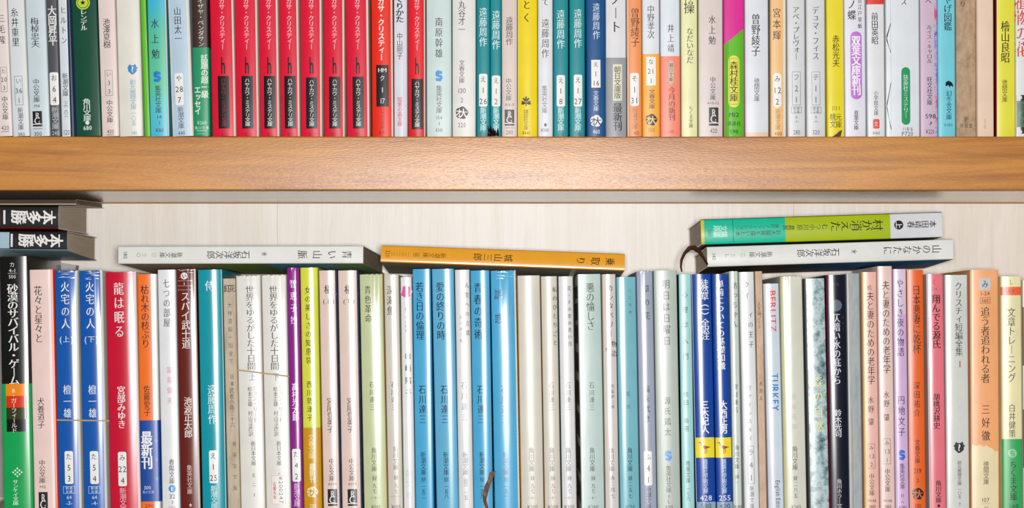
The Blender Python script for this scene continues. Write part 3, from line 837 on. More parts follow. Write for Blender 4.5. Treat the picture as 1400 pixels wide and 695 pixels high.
up(1388.5, 1420, 1389, '#e8e8ea', 'white paperback with red brush lettering and film strip, cut by the right edge',
   [T('植物の花', -8, 78, 17, '#ea4a38', 'n', -8)], post=film, b=.03)
build_row(UP, 187, ZU, 'paperbacks standing on the upper shelf', True)
# ---------------------------------------------------------------- lower row, left to right
def checker(bk, s, vy):
    P = []
    for i in range(-2, 3):
        for j in range(-2, 3):
            if (i + j) % 2 == 0 and abs(i) + abs(j) <= 3:
                x, y = (i * 2.9) * s, vy(646) + j * 2.6 * s
                q = 1.5 * s
                P.append([(x - q + bk.off, y), (x + bk.off, y - q), (x + q + bk.off, y), (x + bk.off, y + q)])
    bk.poly('publisher_emblem', P, ['#e9f5ec'] * len(P))
Book.off = 0
lo(-1, 38.5, 5.5, 352, '#131318', 'black paperback in a green paper band with orange and red stripes, lower left corner',
   [H('カ', 362, 7, 8, '#e6e6ea', 'g', -2), H('4-1', 370, 5, 10, '#e6e6ea', 'g', -2), LINE(374, 12, '#e6e6ea', -2, .4), H('500', 378.5, 5, 10, '#e6e6ea', 'g', -2), T('砂漠のサバイバル・ゲーム', 389, 526, 14.5, '#f4f2ee', 'n', -2, eh=13),
    BAND(525, 700, '#0fa95a', 'green paper band'), PANEL(525, 541.5, 39.6, '#f7901b', 0, name='orange_stripe'), PANEL(541.5, 557.5, 38, '#dd3b20', 0, name='red_stripe'), PANEL(557.5, 573.5, 38, '#3b3f24', 0, name='olive_stripe'), PANEL(573.5, 590.5, 39.6, '#17171b', 0, name='black_stripe'),
    A('B・ガーフィールド', 531, 592, 8, '#f0ece4', 'g', -3), Pb('サンケイ文庫', 656, 691, 7.5, '#dcefe2', 'n', -3)], gloss=2, post=checker, sb=.0015, b=.06)
lo(40, 73, 47, 370, '#efd2cb', 'pink paperback with white and orange-red strips down its right edge, lower row',
   [T('花々と星々と', 391, 469, 11, '#5a3c40', 'm', -5), A('犬養道子', 544, 586, 9.5, '#5a484a', 'm', -4.5), Pb('中公文庫', 629, 661, 8.5, INK, 'm', -4.5), H('M2', 666, 4, 9, GR, dx=-4), RC(673, 700, 12.5, -4)],
   cells=[(9, 12.5, 300, 720, '#efe9e6'), (12.5, 40, 300, 720, '#ef5430')], sideR='#e8502f', b=.03)
M_FRAY = None
def fray(n, seed, col='#e9ecf0'):
    def f(bk, s, vy):
        rnd = random.Random(seed); P = []
        for i in range(n):
            x = rnd.uniform(-.42, .42) * bk.w; y = bk.h - rnd.uniform(0, 1) ** 2 * .0045 - .0008
            l = rnd.uniform(.2, .55) * bk.w; hh = rnd.uniform(.00006, .0002)
            x1 = min(x + l, bk.w * .46); sl = rnd.uniform(-.0006, .0006)
            P.append([(x, y), (x1, y + sl - hh * .4), (x1 - l * .2, y + sl + hh), (x + l * .2, y + hh)])
        o = bk.poly('worn_edge', P, [col] * len(P)); o['label'] = 'white worn paper showing through the print'
    return f
def taku(xl, xr, xlb, top, vol, n, label, seed):
    lo(xl, xr, xlb, top, '#0b5eb2', label,
       [T('火宅の人', 384, 451, 11.5, '#f2f2f2', 'm', -1.5), H(vol, 464, 9, 19, '#dfe8f4', 'm', dx=-1), A('檀一雄', 525, 573, 10.5, '#e9eff6', 'm', -1), LAB(617, 662, ['た', '5', n], 11.5, dx=-.5), BOX(665, 675, '', 14, '#cfe0f2', -1), H('新潮', 667.6, 4, 10, '#dfe9f4', dx=-1), H('文庫', 672.4, 4, 10, '#dfe9f4', dx=-1), H('64', 680, 5.5, 7, '#dfe9f4', dx=-1), H('-' + str(int(n) if n == '4' else 3) + '-', 688, 5.5, 9, '#dfe9f4', dx=-1)],
       gloss=2, sr=3.2, scol='#d9dcd8', noise=.0006, post=fray(12, seed), b=.075, side='#dcd9cf')
taku(74.5, 106, 80.5, 371, '(上)', '3', 'royal blue paperback numbered 3, left of the banded pair, its top frayed white', 3)
taku(108, 140, 115, 371, '(下)', '4', 'royal blue paperback numbered 4, right of the banded pair beside the crimson book', 8)
lo(144, 186, 151, 373, '#cd1a3c', 'crimson paperback with large white title and white number label 22',
   [T('龍は眠る', 385, 463, 13.5, '#f6eeec', 'm', -3), A('宮部みゆき', 528, 586, 11, '#f6eeec', 'n', -2.5), LAB(618, 665, ['み', '22', '4'], 11.5, dx=-3), Pb('新潮文庫', 667, 700, 9, '#f0c0c8', 'g', -3)], gloss=2, b=.06, sr=3.5, scol='#f0dcd8', side='#e9dcd6', noise=.0003)
def saishin(bk, s, vy): pass
lo(187.5, 214, 193, 376, '#f6772b', 'orange paperback with a blue paper band lettered in bold white',
   [T('枯れ木の枝ぶり', 390, 476, 11, '#4a2a1e', 'm', -3), A('佐藤愛子', 527, 569, 9, '#5a3018', 'm', -2.5), BAND(575, 686, '#0b4fa3', 'blue paper band'), Pb('最新刊', 590, 641, 15, '#f4f6f8', 'h', -4), H('300', 667, 5, 10, '#d6e2f0', dx=-4), H('角川文庫', 673, 4, 16, '#b7cbe4', dx=-3), Pb('新着書', 590, 668, 4, '#6a96cf', 'g', 9), H('290', 692, 5, 12, '#6a2a14', dx=-2)],
   cells=[(5.5, 30, 300, 720, '#eae9e6')], sideR='#e6e2d9', b=.05)
lo(215.5, 240, 222, 370, '#e6e7ea', 'white paperback with pink author name between the orange and maroon books',
   [T('七つの部屋', 381, 448, 9.5, '#6e7076', 'm', -.5), A('富島健夫', 499, 555, 7, '#ee8aa8', 'g', 1), Pb('春陽文庫', 628, 662, 7.5, '#4c4e54', 'm', 2), DISC(668.5, 5, '#2a8fd0', 'E', '#ffffff', 2), H('32', 679, 6, 9, INK, dx=2), H('1', 687, 5.5, 3, INK, dx=2), H('290', 694, 4, 10, '#e06a8a', dx=1)], b=.06)
lo(241, 267.5, 247.5, 369, '#6c2923', 'maroon paperback with white roundel and fine white rules at its head',
   [DISC(377.5, 4.7, '#ecebea', 'い', '#5a2420', -2.5), LINE(384, 24, '#caa9a4', 0, .5), H('1', 388, 4, 3, '#e8d8d4', dx=-2.5), LINE(391, 24, '#caa9a4', 0, .5), LINE(396.5, 24, '#caa9a4', 0, .5), T('スパイ武士道', 399, 477, 11.5, '#efe4e0', 'n', -1.5), A('池波正太郎', 543, 599, 10.5, '#efe4e0', 'n', -1), Pb('集英社文庫', 636, 676, 7, '#dcc4be', 'm', -.5), H('★', 691, 5, 5, '#efe4e0', dx=0)],
   gloss=2, sr=2.5, scol='#d8ccc4', noise=.0004, b=.05, post=fray(6, 11, '#d9d4cf'))
lo(270.5, 303, 277, 370, '#0a9bab', 'broad teal paperback numbered 25 with bright white title near its head',
   [T('侍', 384, 398, 13, '#e3f3f4', 'm', 0), A('遠藤周作', 526, 580, 11.5, '#dff2f4', 'm', 0), LAB(616, 661, ['え', '1', '25'], 11.5, dx=0), Pb('新潮文庫', 664, 696, 8.5, '#c3e8ec', 'b', 0)], gloss=2, b=.085, sr=1)
lo(304.5, 322, 311.5, 382, '#b9a78e', 'old tan paper-covered book with faded lettering, right of the broad teal one',
   [T('紅', 389, 400, 9, '#6a5f54', 'n', -3), T('花', 389, 400, 8, '#6a5f54', 'n', 4), A('大林清編一如全下', 412, 500, 6, '#a99a86', 't', 0), Pb('日本', 510, 530, 5, '#6e6458', 'm', 1), A('武者小路三十六', 530, 585, 6, '#9a8b78', 'm', 0), Pb('春陽堂文庫', 600, 675, 5.5, '#a8997f', 't', 2)],
   pm=multi('aged_tan_paper', [(.3, '#a3917c'), (.5, '#beae98'), (.7, '#cabca8')], 200, .8, stretch=(1, 1, .2)), b=.03, sb=.006, gloss=0)
def sekai(xl, xr, xlb, top, vol, label, post=None):
    lo(xl, xr, xlb, top, '#e2e0da', label,
       [T('世界をゆるがした十日間', 391, 506, 11.5, '#4a484a', 'm', 2 if vol == '上' else -1), T(vol, 510, 521, 9, '#2f7fc4', 'm', 3 if vol == '上' else 0, name='volume_mark'), A('ジョン・リード', 527, 578, 5.5, '#8c8c8c', 'm', 6), A('松本正雄', 529, 556, 6, '#7c7c7c', 'm', -1), A('村山淳彦訳', 562, 597, 6, '#8c8c8c', 'm', -1),
        Pb('新日本文庫', 603, 637, 6.5, '#55555a', 'm', 2), H('E', 650, 5, 4, GR, dx=2), H('二', 663, 5, 6, GR, dx=2), H('1', 677, 5, 3, GR, dx=2)], noise=.0007, b=.04, sl=1, scol='#d8ccb4', post=post)
sekai(322.5, 356, 329.5, 378, '上', 'white paperback with long black title, left one of the pair held by a rubber band')
def stamp(bk, s, vy):
    bk.patch('sticker', -10 * s, 11 * s, vy(691), vy(649), '#eeece8', thick=.0001)
    bk.frame('printed_rule', -9 * s, 10 * s, vy(690), vy(650), '#e48a88', .5 * s)
    dress(bk, s, vy, [V90('¥200247', 651, 689, 6, '#8a8a8c', 'g', 4, 'sticker_lettering'), Pb('古書大市', 659, 683, 4.5, '#e2504c', 'b', -5)])
sekai(357, 392, 364, 377, '下', 'white paperback with long black title and red-framed sticker at its foot', stamp)
lo(391.8, 409, 397.5, 367, '#912c8d', 'slim glossy purple paperback with white number label',
   [T('智恵子抄', 380, 446, 9, '#f2e6f2', 'm', 0), A('高村光太郎', 524, 576, 8.5, '#f2e6f2', 'b', 0), LAB(614, 659, ['た', '4', '2'], 11.5), Pb('新潮文庫', 661, 693, 8, '#d9b4d8', 'b', 0)], gloss=2, b=.08, noise=.0003)
lo(410.3, 434.3, 416, 367, '#dae04e', 'glossy lime yellow paperback with a golden paper band round its lower third',
   [T('女の美しさの知恵袋', 391, 499, 8, '#4a5426', 'm', -2), A('西川勢津子', 520, 577, 7.5, '#4d5528', 'm', -2), BAND(585, 700, '#cf9822', 'golden paper band'), Pb('文春文庫', 594, 628, 7, '#f4e2b4', 'g', -1), Pb('最新刊', 634, 660, 8, '#f6ecd0', 'b', 0), BUN(673, 7.5, 0, '#f3e6c4', '#cf9822'), H('280', 692, 6, 9, '#f3e6c4')], gloss=2, b=.08)
M_NAVY = multi('cover_picture_navy', [(.4, '#12182e'), (.62, '#1c2a50'), (.75, '#5f86c0')], 170, .35)
def kai(xl, xr, xlb, top, v, label):
    lo(xl, xr, xlb, top, '#e6cec4', label,
       [T('櫂', 390, 402, 11, '#4e4244', 'm', 0), H(v, 412, 6, 16, '#8a7c7a', 'm', 0), A('宮尾登美子', 544, 592, 8.5, '#6a585a', 'm', -1), Pb('中公文庫', 627, 658, 8, '#55484a', 'm', 0), H('A109', 662, 4, 12, GR), RC(669, 692, 13, 0)], gloss=2, b=.07, sr=3.2, scol=M_NAVY, sideR=M_NAVY)
kai(436, 461, 442.5, 371, '(上)', 'pinkish beige paperback left of its twin, right of the lime yellow one')
kai(462, 490.5, 468, 371, '(下)', 'pinkish beige paperback right of its twin, left of the pale green one')
lo(491.5, 523.5, 498, 376, '#c6cfa2', 'pale olive green paperback with a broad white glare strip, orange-edged',
   [T('青色革命', 390, 442, 9, '#6a7058', 'm', -5), A('石川達三', 521, 562, 7, '#70755e', 'm', -2), Pb('角川文庫', 612, 645, 7, '#5d6152', 'm', -1), Pb('緑', 650, 658, 6, '#5d6152', 'm', -1), Pb('九七', 661, 675, 5.5, '#5d6152', 'm', -1), LINE(681, 14, '#9aa07c'), H('1', 681, 4, 2.5, GR), H('¥340', 693, 5, 13, '#7a7f66')],
   gloss=2, b=.05, noise=.0007, sr=1.2, scol='#c98f52')
lo(524.5, 546, 531, 377, '#d4cec2', 'slim cream paperback right of the pale olive green one',
   [T('深海魚', 390, 432, 10, '#5e5c58', 'm', -2), A('石川達三', 521, 562, 7, '#85827c', 'm', 0), Pb('角川文庫', 610, 643, 6.5, '#6a6862', 'm', 1), Pb('緑', 649, 657, 5.5, '#6a6862', 'm', 1), Pb('九七', 660, 676, 5, '#6a6862', 'm', 1), LINE(679, 14, '#aaa69a'), H('¥180', 693, 5, 13, GR)],
   gloss=2, b=.06, sr=1, scol='#6e7a3c')
lo(547, 563, 551.5, 380, '#e8e6e6', 'slim white paperback with a pink disc near its head',
   [DISC(399, 8, '#df5f9c', None, dx=0), H('二', 399, 5, 4, '#f0d8e4', dx=0, name='emblem_figure'), T('昼下りの微風', 420, 455, 4, '#a5a5aa', 'm', 0), T('山崎陽子', 478, 546, 8, '#3c3c44', 'n', 1), Pb('朝文社', 640, 684, 8, '#bcd8ec', 'm', 0)], b=.07, gloss=2)
def ishi(xl, xr, xlb, top, t, y1, no, label, col='#52aeda', dx=-3, ink='#1c4a68', **k):
    lo(xl, xr, xlb, top, col, label,
       [T(t, 386, y1, 11, ink, 'm', dx), A('石川達三', 526, 580, 10, ink, 'm', -1), Pb('新潮文庫', 618, 650, 7, ink, 'g', -1), Pb('（草）', 650, 662, 7, ink, 'm', -1), Pb('一五' + no, 662, 682, 6, ink, 'm', -1)], gloss=2, b=k.pop('b', .075), **k)
ishi(564, 588.5, 568.5, 369, '若き日の倫理', 465, '二', 'sky blue paperback with six-character black title, leftmost of the sky blue ones', skew=.55, b=.05)
ishi(590, 620.5, 597, 369, '愛の終りの時', 465, '八', 'sky blue paperback, second from left, fading paler towards its foot', '#69b4d8', -4, skew=.3)
lo(621.5, 642, 627, 370, '#d9d9d9', 'grey-white paperback standing between two pairs of sky blue books',
   [T('人生への言葉', 384, 462, 6, '#6c6c70', 'm', 6), T('石川達三集', 430, 470, 3.5, '#a8a8ac', 'm', -3), A('石川達三', 520, 578, 8, '#b4b4b6', 'm', 0), Pb('新潮文庫', 618, 650, 7, '#a8a8aa', 'm', 0), Pb('（草）一五', 650, 684, 6, '#b4b4b6', 'm', 0)], gloss=1, b=.05)
def ribbon_lo(bk, s, vy):
    pts = [(13.5, 645, 7), (10, 655, 5), (6, 664, 6.5), (3, 674, 6), (2, 684, 4), (4.5, 694, 3.5), (7, 705, 3.5)]
    V, Fs = [], []
    for i, (x, y, w) in enumerate(pts):
        xx = x * s; yy = bk.S(min(bk.w * .45, xx)) - .0012 - .0012 * math.sin(i / 6 * math.pi); a = .3
        for q, dz in ((-.5, 0), (.5, 0)):
            V.append((xx + q * w * s * 1.25, yy + dz - q * .0006, vy(y) + q * w * s * .25))
            V.append((xx + q * w * s * 1.25, yy + dz + .0003 - q * .0006, vy(y) + q * w * s * .25))
    n = len(pts)
    for i in range(n - 1):
        k = i * 4
        Fs += [(k, k + 2, k + 6, k + 4), (k + 1, k + 5, k + 7, k + 3), (k, k + 4, k + 5, k + 1), (k + 2, k + 3, k + 7, k + 6)]
    Fs += [(0, 1, 3, 2), (4 * n - 4, 4 * n - 2, 4 * n - 1, 4 * n - 3)]
    o = link('bookmark_ribbon', new_mesh('bookmark_ribbon', V, Fs, [multi('brown_ribbon', [(.35, '#3a2018'), (.5, '#5a3424'), (.7, '#a97c5c')], 300, .5, stretch=(3, 1, .5))]), bk.root)
    o['label'] = 'brown woven bookmark ribbon hanging out'
ishi(643, 669, 648, 371, '青春の奇術', 465, '九', 'sky blue paperback, third from left, a brown ribbon hanging over its foot', dx=-3, post=ribbon_lo, skew=.25)
ishi(670.5, 705, 676.5, 371, '誘惑', 452, '一', 'widest sky blue paperback, fourth from left, with crumpled top edge', dx=-7, b=.06, noise=.0009, sr=2.5, scol='#e6e0d2', post=fray(8, 21))
def kado(xl, xr, xlb, top, t, col, label, y0=390, y1=475, no='九七', tdx=6, tw=7, au='石川達三', tcol='#77756e', pr='¥300', **k):
    kw = dict(gloss=1, b=.07); kw.update(k)
    its = ([T(t, y0, y1, tw, tcol, 'm', tdx)] if t else []) + ([A(au, 522, 562, 7, '#a09e98', 'm', 1)] if au else [])
    lo(xl, xr, xlb, top, col, label, its + [Pb('角川文庫', 612, 645, 7, '#7c7a7c', 'm', 0), Pb('緑', 650, 658, 5.5, '#7c7a7c', 'm', 1), Pb(no, 661, 675, 5.5, '#7c7a7c', 'm', 1), LINE(681, 13, '#b8b4aa'), H('1', 681, 4, 3, GR), H(pr, 693, 5, 15, '#8a8884')], **kw)
kado(706.5, 738, 712, 378, '', '#d6d2c6', 'broad cream paperback with no legible title, under the yellow lying book', au='', sl=1.5, scol='#c4862c' )
kado(739, 761.5, 744.5, 379, '私のひとりごと', '#d3cec2', 'cream paperback with title hidden at its right edge, second right of the blue ones', tdx=7.5, tw=6, sl=.8, scol='#b88838', tcol='#55534e')
kado(762.5, 783, 768, 379, '花・その愛の青い鳥', '#dadadb', 'greyish white paperback left of the dark gap and the mint one', tdx=5, tw=5, sl=1, scol='#3a3a38', sideL='#12a09a')
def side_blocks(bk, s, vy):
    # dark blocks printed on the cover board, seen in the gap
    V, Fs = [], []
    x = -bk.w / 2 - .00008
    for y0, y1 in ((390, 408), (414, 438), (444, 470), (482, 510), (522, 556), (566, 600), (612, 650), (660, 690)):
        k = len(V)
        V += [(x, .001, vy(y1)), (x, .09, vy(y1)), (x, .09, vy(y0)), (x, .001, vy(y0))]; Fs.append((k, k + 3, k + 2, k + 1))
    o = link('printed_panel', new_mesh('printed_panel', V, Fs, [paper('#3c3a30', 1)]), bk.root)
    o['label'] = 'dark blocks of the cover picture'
kado(789.5, 821, 795, 376, '悪の愉しさ', '#bdd2cd', 'pale mint paperback with a clear five-character black title', 387, 452, tdx=1, tw=11, tcol='#4a5452', b=.03, post=side_blocks, pr='¥260', sl=3, scol='#e0e8e6', sideL='#c9c5b8', skew=-.7)
lo(822.5, 841.5, 827.5, 376, '#d6d0cc', 'slim pinkish white paperback right of the pale mint one',
   [T('カンタベリー', 388, 462, 7.5, '#5f5c5c', 'm', 2), T('物語', 464, 490, 7, '#5f5c5c', 'm', 6), T('抄', 464, 492, 4, '#7c7a78', 'm', -4), A('西脇順三郎', 525, 560, 4, '#a8a4a2', 'm', 3), Pb('角川文庫', 612, 645, 6.5, '#9a9896', 'm', 0), Pb('赤三四七', 650, 682, 5.5, '#9a9896', 'm', 1)], gloss=2, b=.07, sl=1, scol='#b99660')
lo(842.5, 869, 848, 380, '#7dbdc9', 'pale turquoise paperback with glossy white glare, title barely legible',
   [T('こころの', 392, 432, 4, '#4a7c8a', 'm', 5), A('石川', 530, 565, 5, '#4f8490', 'm', 0), Pb('角川文庫', 612, 645, 7, '#3f7684', 'm', 1), Pb('緑二五七', 650, 682, 5.5, '#3f7684', 'm', 1), H('¥220', 693, 5, 13, '#4f8490')], gloss=2, b=.07, skew=-.3)
lo(870, 892, 876, 372, '#a5acbf', 'lavender grey paperback with white number label between turquoise and grey-green',
   [T('草の花', 386, 441, 8.5, '#5c6078', 'm', 2), A('福永武彦', 525, 580, 8, '#666a80', 'm', 0), LAB(617, 664, ['ふ', '4', '1'], 11, dx=0, tc='#8a8c94'), Pb('新潮文庫', 665, 697, 7, '#7c8298', 'm', 0)], gloss=2, b=.07, noise=.0003)
lo(893.5, 925, 899, 371, '#b5c0b6', 'grey-green paperback with blue curled emblem near its foot',
   [T('明日は日曜日', 381, 474, 10, '#4a524c', 'm', 1), A('源氏鶏太', 541, 598, 8.5, '#525a54', 'm', 0), SE(616, 631, 9.5, 0), Pb('集英社文庫', 637, 674, 7, '#5c645e', 'm', 0), H('1', 679, 5, 3, INK), H('L', 686, 5, 4, INK), H('¥300', 693.5, 5, 11, INK)], b=.045, sb=.0035)
lo(927.8, 944.6, 933, 376, '#a2d6d6', 'slim pale aqua paperback left of the royal blue pair',
   [T('心理学入門', 392, 498, 7.5, '#3f6a72', 'm', -.5), A('依田', 534, 556, 6.5, '#44707a', 'm', -1), A('新著', 570, 592, 6.5, '#44707a', 'm', -1), Pb('教養文庫', 630, 661, 6, '#3f6a72', 'g', 0), Pb('一七九', 665, 685, 5, '#44707a', 'm', 0)], b=.06, sideL='#15161c')
def gaku(xl, xr, xlb, t, au, n, pr, label, ty1, tdx, **k):
    lo(xl, xr, xlb, 376, '#0c4aa0', label,
       [T(t, 383, ty1, 10.5, '#f2f4f8', 'n', tdx, eh=10.5 if len(t) > 9 else 11), A(au, 548, 593, 10, '#f4f6fa', 'b', 1), BIRD(612, 8.5, 0), Pb('講談社学術文庫', 628, 675, 6.2, '#b9cbea', 'b', 0),
        H(n, 681, 7.5, 17, '#eef2f8', 'g', 0), H(pr, 692, 7, 15, '#2e4768', 'g', 0)], gloss=2, b=.075, cells=[(-40, 40, 598.5, 626, '#f1df3a'), (-40, 40, 686.5, 720, '#93acc4')], **k)
gaku(945.2, 972, 952, '徒然草（一）全訳注', '三木紀人', '428', '580', 'royal blue paperback numbered 428 with yellow crane panel, left of the pair', 464, 4, sl=.8)
gaku(972.6, 995.4, 980, '単前についての基礎知識', '大西正男', '255', '400', 'royal blue paperback numbered 255 with yellow crane panel, right of the pair', 506, -.5)
lo(996.5, 1009, 1002, 372, '#cfd9d1', 'slim pale grey-green paperback right of the royal blue pair',
   [T('坊っちゃん', 384, 450, 7.5, '#5a625c', 'm', 1), A('夏目漱石', 524, 566, 6, '#6a726c', 'm', 0), Pb('角川文庫', 608, 642, 6, '#7a827c', 'm', 0), Pb('緑一', 648, 664, 5, '#7a827c', 'm', 0), H('¥140', 693, 5, 11, GR)], gloss=2, b=.09)
lo(1009.6, 1031, 1018, 373, '#dde2e3', 'whitish paperback with sparse grey title between grey-green and tan books',
   [T('クイ', 382, 412, 7, '#8a8e92', 'm', 0), T('ィの王子', 424, 478, 7, '#80848a', 'm', 4), A('ヴァインスキイ', 525, 605, 5.5, '#a2a6aa', 'm', 0), BOX(610, 662, ['ラ', '4', '1'], 7, '#9a9ea4', 0), Pb('新潮文庫', 664, 696, 6, '#8a8e94', 'm', 0)], b=.05, skew=.1)
lo(1031.6, 1042.5, 1037.5, 372, '#c9ab92', 'narrow tan paper-covered book with faded lettering', [T('人生論ノート', 413, 450, 5, '#a5876e', 'm', 0), A('三木清人', 510, 550, 5, '#a5876e', 'm', 0)],
   pm=multi('tan_paper', [(.3, '#b89a80'), (.5, '#c9ab92'), (.7, '#d4baa2')], 200, .75, stretch=(1, 1, .4)), gloss=0, b=.03)
lo(1043.2, 1064.5, 1050.5, 389, '#d3dde9', 'short pale blue paperback lettered sideways in red and blue',
   [V90('BERLITZ', 397, 455, 8.5, '#ff5f58', 'b', 2), V90('TRAVELLERS GUIDE', 402, 455, 3, '#ee8a86', 'g', -4), V90('TURKEY', 510, 563, 10.5, '#2f8fd4', 'b', 2), V90('English Edition', 657, 704, 6.5, '#3c4048', 'g', 3, 'edition_lettering')], gloss=2, b=.07, sb=.006)
lo(1066.5, 1096.5, 1073, 379, '#dadacc', 'broad glossy ivory paperback with yellowish left edge, right of the pale blue travel book',
   [A('野坂昭如', 536, 590, 6.5, '#c2c2bc', 'm', 0), Pb('角川文庫', 610, 643, 7.5, '#9a9a92', 'm', 0), Pb('緑二八五', 650, 682, 5.5, '#9a9a92', 'm', 0), H('¥260', 693, 5, 14, '#9a9a92')], gloss=2, b=.06, sl=4, scol='#cfcf9c', noise=.0003)
M_FOREST = multi('cover_picture_forest', [(.3, '#3c5256'), (.45, '#7f9ca0'), (.55, '#bccbd0'), (.68, '#6fa38c'), (.8, '#4d8470')], 160, .28)
lo(1099, 1127, 1106, 382, '#8fa9ae', 'paperback covered by a mottled blue-green nature picture with pale yellow lettering',
   [T('森の自然', 512, 594, 12.5, '#e9ecb4', 'n', 2), T('ふる里', 512, 545, 5, '#e9ecb4', 'g', 10)], pm=M_FOREST, side='#55606a', b=.06, gloss=2, sl=2.5, scol='#5c5a54')
lo(1128.5, 1155.5, 1134.5, 377, '#1a2030', 'glossy black-navy paperback with grey disc and white title',
   [H('角川', 389, 5, 10, '#8d94a8', dx=0), DISC(418, 8, '#6c7484', None, dx=0), T('仄暗い水の底から', 429, 526, 10, '#dfe2ea', 'n', 0), T('ホラー', 430, 455, 3, '#9aa2b4', 'g', 9), A('鈴木光司', 560, 598, 9, '#e6e9ef', 'n', 0), Pb('角川ホラー文庫', 655, 702, 6.5, '#d2d6de', 'm', 0)], gloss=2, b=.07, sl=1.5, scol='#7c2434')
lo(1157, 1175, 1161.5, 375, '#96a09f', 'plain grey book with a thin dark red line down its spine',
   [PANEL(378, 705, .9, '#8e3a42', -4, name='printed_rule')], pm=multi('grey_cloth', [(.3, '#8c9697'), (.6, '#a1abab')], 300, .6, stretch=(1, 1, .3)), b=.04, sl=2, scol='#c3c8c6', gloss=1)
def mizuno(xl, xr, xlb, top, col, pre, n, label, ys, **k):
    lo(xl, xr, xlb, top, col, label,
       ([T('続', ys - 9, ys - 2, 6, '#b08a8c', 'm', 0)] if pre else []) + [T('夫と妻のための老年学', ys, ys + 127, 10, '#6a4a50', 'm', 1), A('水野', 541 if pre else 534, 566 if pre else 558, 8, '#7d5c60', 'm', 0), A('肇', 572 if pre else 566, 582 if pre else 576, 8, '#7d5c60', 'm', 0), BOX(607 if pre else 600, 641 if pre else 635, ['み', '13', n], 8, '#a88484', 0), Pb('中公文庫', 648 if pre else 641, 678 if pre else 673, 7, '#7d5c60', 'm', 0), H('M148', 685, 4, 12, GR), H('380', 693, 5, 10, INK)], gloss=1, b=.06, **k)
mizuno(1177.8, 1198.2, 1182, 373, '#efbdb0', True, '2', 'salmon pink paperback with tan left edge, slightly shorter of the two alike titles', 399, sl=6, scol='#e0b878')
mizuno(1199, 1219.4, 1203.5, 365, '#e9ccc4', False, '1', 'pinkish beige paperback rising above its neighbours, left of the lavender one', 384)
lo(1220.8, 1238.6, 1225, 369, '#d3b3dc', 'slim lavender paperback with blue curled emblem, left of the orange one',
   [T('やさしき夜の物語', 381, 488, 9.5, '#4c3c58', 'm', 0), A('円地文子', 540, 598, 9.5, '#4c3c58', 'm', 0), SE(615, 630, 9, 0, '#2a6fd0'), Pb('集英社文庫', 634, 669, 7, '#4c3c58', 'g', 0), H('II', 678, 5, 5, INK), H('へ', 687, 5, 5, INK), H('¥380', 694, 4, 11, INK)], cells=[(-20, 20, 300, 430, '#dccbe0')], b=.06, gloss=1, sl=1, scol='#e6dce8')
lo(1240, 1262, 1244, 370, '#ec682a', 'orange paperback with round black emblem near its foot, lower right',
   [T('日本悪妻に乾杯', 390, 484, 11, '#5c3226', 'm', 1), A('深田祐介', 521, 571, 8.5, '#7a4228', 'm', 0), Pb('文春文庫', 601, 634, 7, '#6a3822', 'm', 0), H('219', 644, 7, 11, '#5c2e1c'), H('2', 657, 6, 3.5, '#5c2e1c'), BUN(675.5, 8, 0, '#2b2522', '#ee7a3c'), H('280', 692, 5.5, 9, '#5c2e1c')], b=.05, gloss=1, sl=1.2, scol='#e8dccb')
lo(1266.5, 1289, 1271, 376, '#ec7c88', 'rose pink paperback with bold dark title, right of the orange one',
   [H('く', 386, 8, 7, '#b04858', 'm', -1), H('1-4', 395, 4, 8, '#c05868', dx=-1), T('翔んでる源氏', 403, 477, 11.5, '#6a2436', 'n', 1), A('胡桃沢耕史', 538, 587, 9, '#5c2434', 'n', 0), Pb('角川文庫', 657, 688, 7.5, '#5c2434', 'n', 1), H('●', 692, 4, 4, '#5c2434', dx=1)], gloss=2, b=.06, sl=1.5, scol='#e6dfe0', sideL='#c5c2c2')
lo(1291.5, 1322.5, 1294.5, 377, '#d8dbd6', 'light grey-white paperback with black question mark emblem',
   [T('クリスチィ短編全集', 386, 487, 10, '#8d9090', 'm', 3), H('1', 498, 9, 4, '#e04a50', 'b', dx=4), A('クリスティ', 508, 580, 6, '#d9d4a4', 'm', 3), CAT(612, 7.5, 2, '#3f4448'), Pb('創元推理文庫', 630, 664, 5.5, '#a0a4a4', 'm', 2), Pb('一〇五', 667, 682, 4.5, '#a0a4a4', 'm', 2), H('7', 690, 5, 3, GR, dx=2)], gloss=2, b=.05)
def lower_patch(bk, s, vy):
    hw = bk.w / 2 - bk.r
    P = [(-hw * 1.0, .0003), (hw, .0003)]
    top = [(1, 617), (.8, 618), (.62, 615), (.5, 613), (.3, 612), (.1, 609), (-.15, 611), (-.4, 608), (-.7, 610), (-.95, 608), (-1, 609)]
    P += [(hw * a, vy(y)) for a, y in top]
    o = bk.lay('cream_panel', P, [tuple(range(len(P)))], paper('#f0e0b6', 1), .00005)
    dress(bk, s, vy, [Pb('徳間文庫', 631, 663, 7.5, '#6c6450', 'g', 1), H('107', 684, 6, 11, '#8a8060', dx=0), LINE(689, 13, '#a89c78', 0, .5), H('21', 695, 5, 6, '#8a8060', dx=1)])
lo(1326, 1364.5, 1328, 370, '#f8b079', 'broad peach paperback, tallest at lower right, with grey square label at its head',
   [PANEL(380.5, 396.5, 15, '#c9cdd2', 1, name='grey_label'), H('み', 388.5, 11, 10, '#3c3c42', 'm', 1), H('1-24', 401.5, 5.5, 13, '#7a5a44', dx=1), BOX(407, 415.5, '', 12, '#a98062', 1), H('560', 411.3, 5.5, 10, '#7a5a44', dx=1), T('追う者追われる者', 420, 524, 12, '#4f382e', 'm', 1), A('三好徹', 551, 605, 11, '#4f382e', 'm', 1)], b=.04, gloss=1, post=lower_patch, sl=1.5, scol='#e8c8a8')
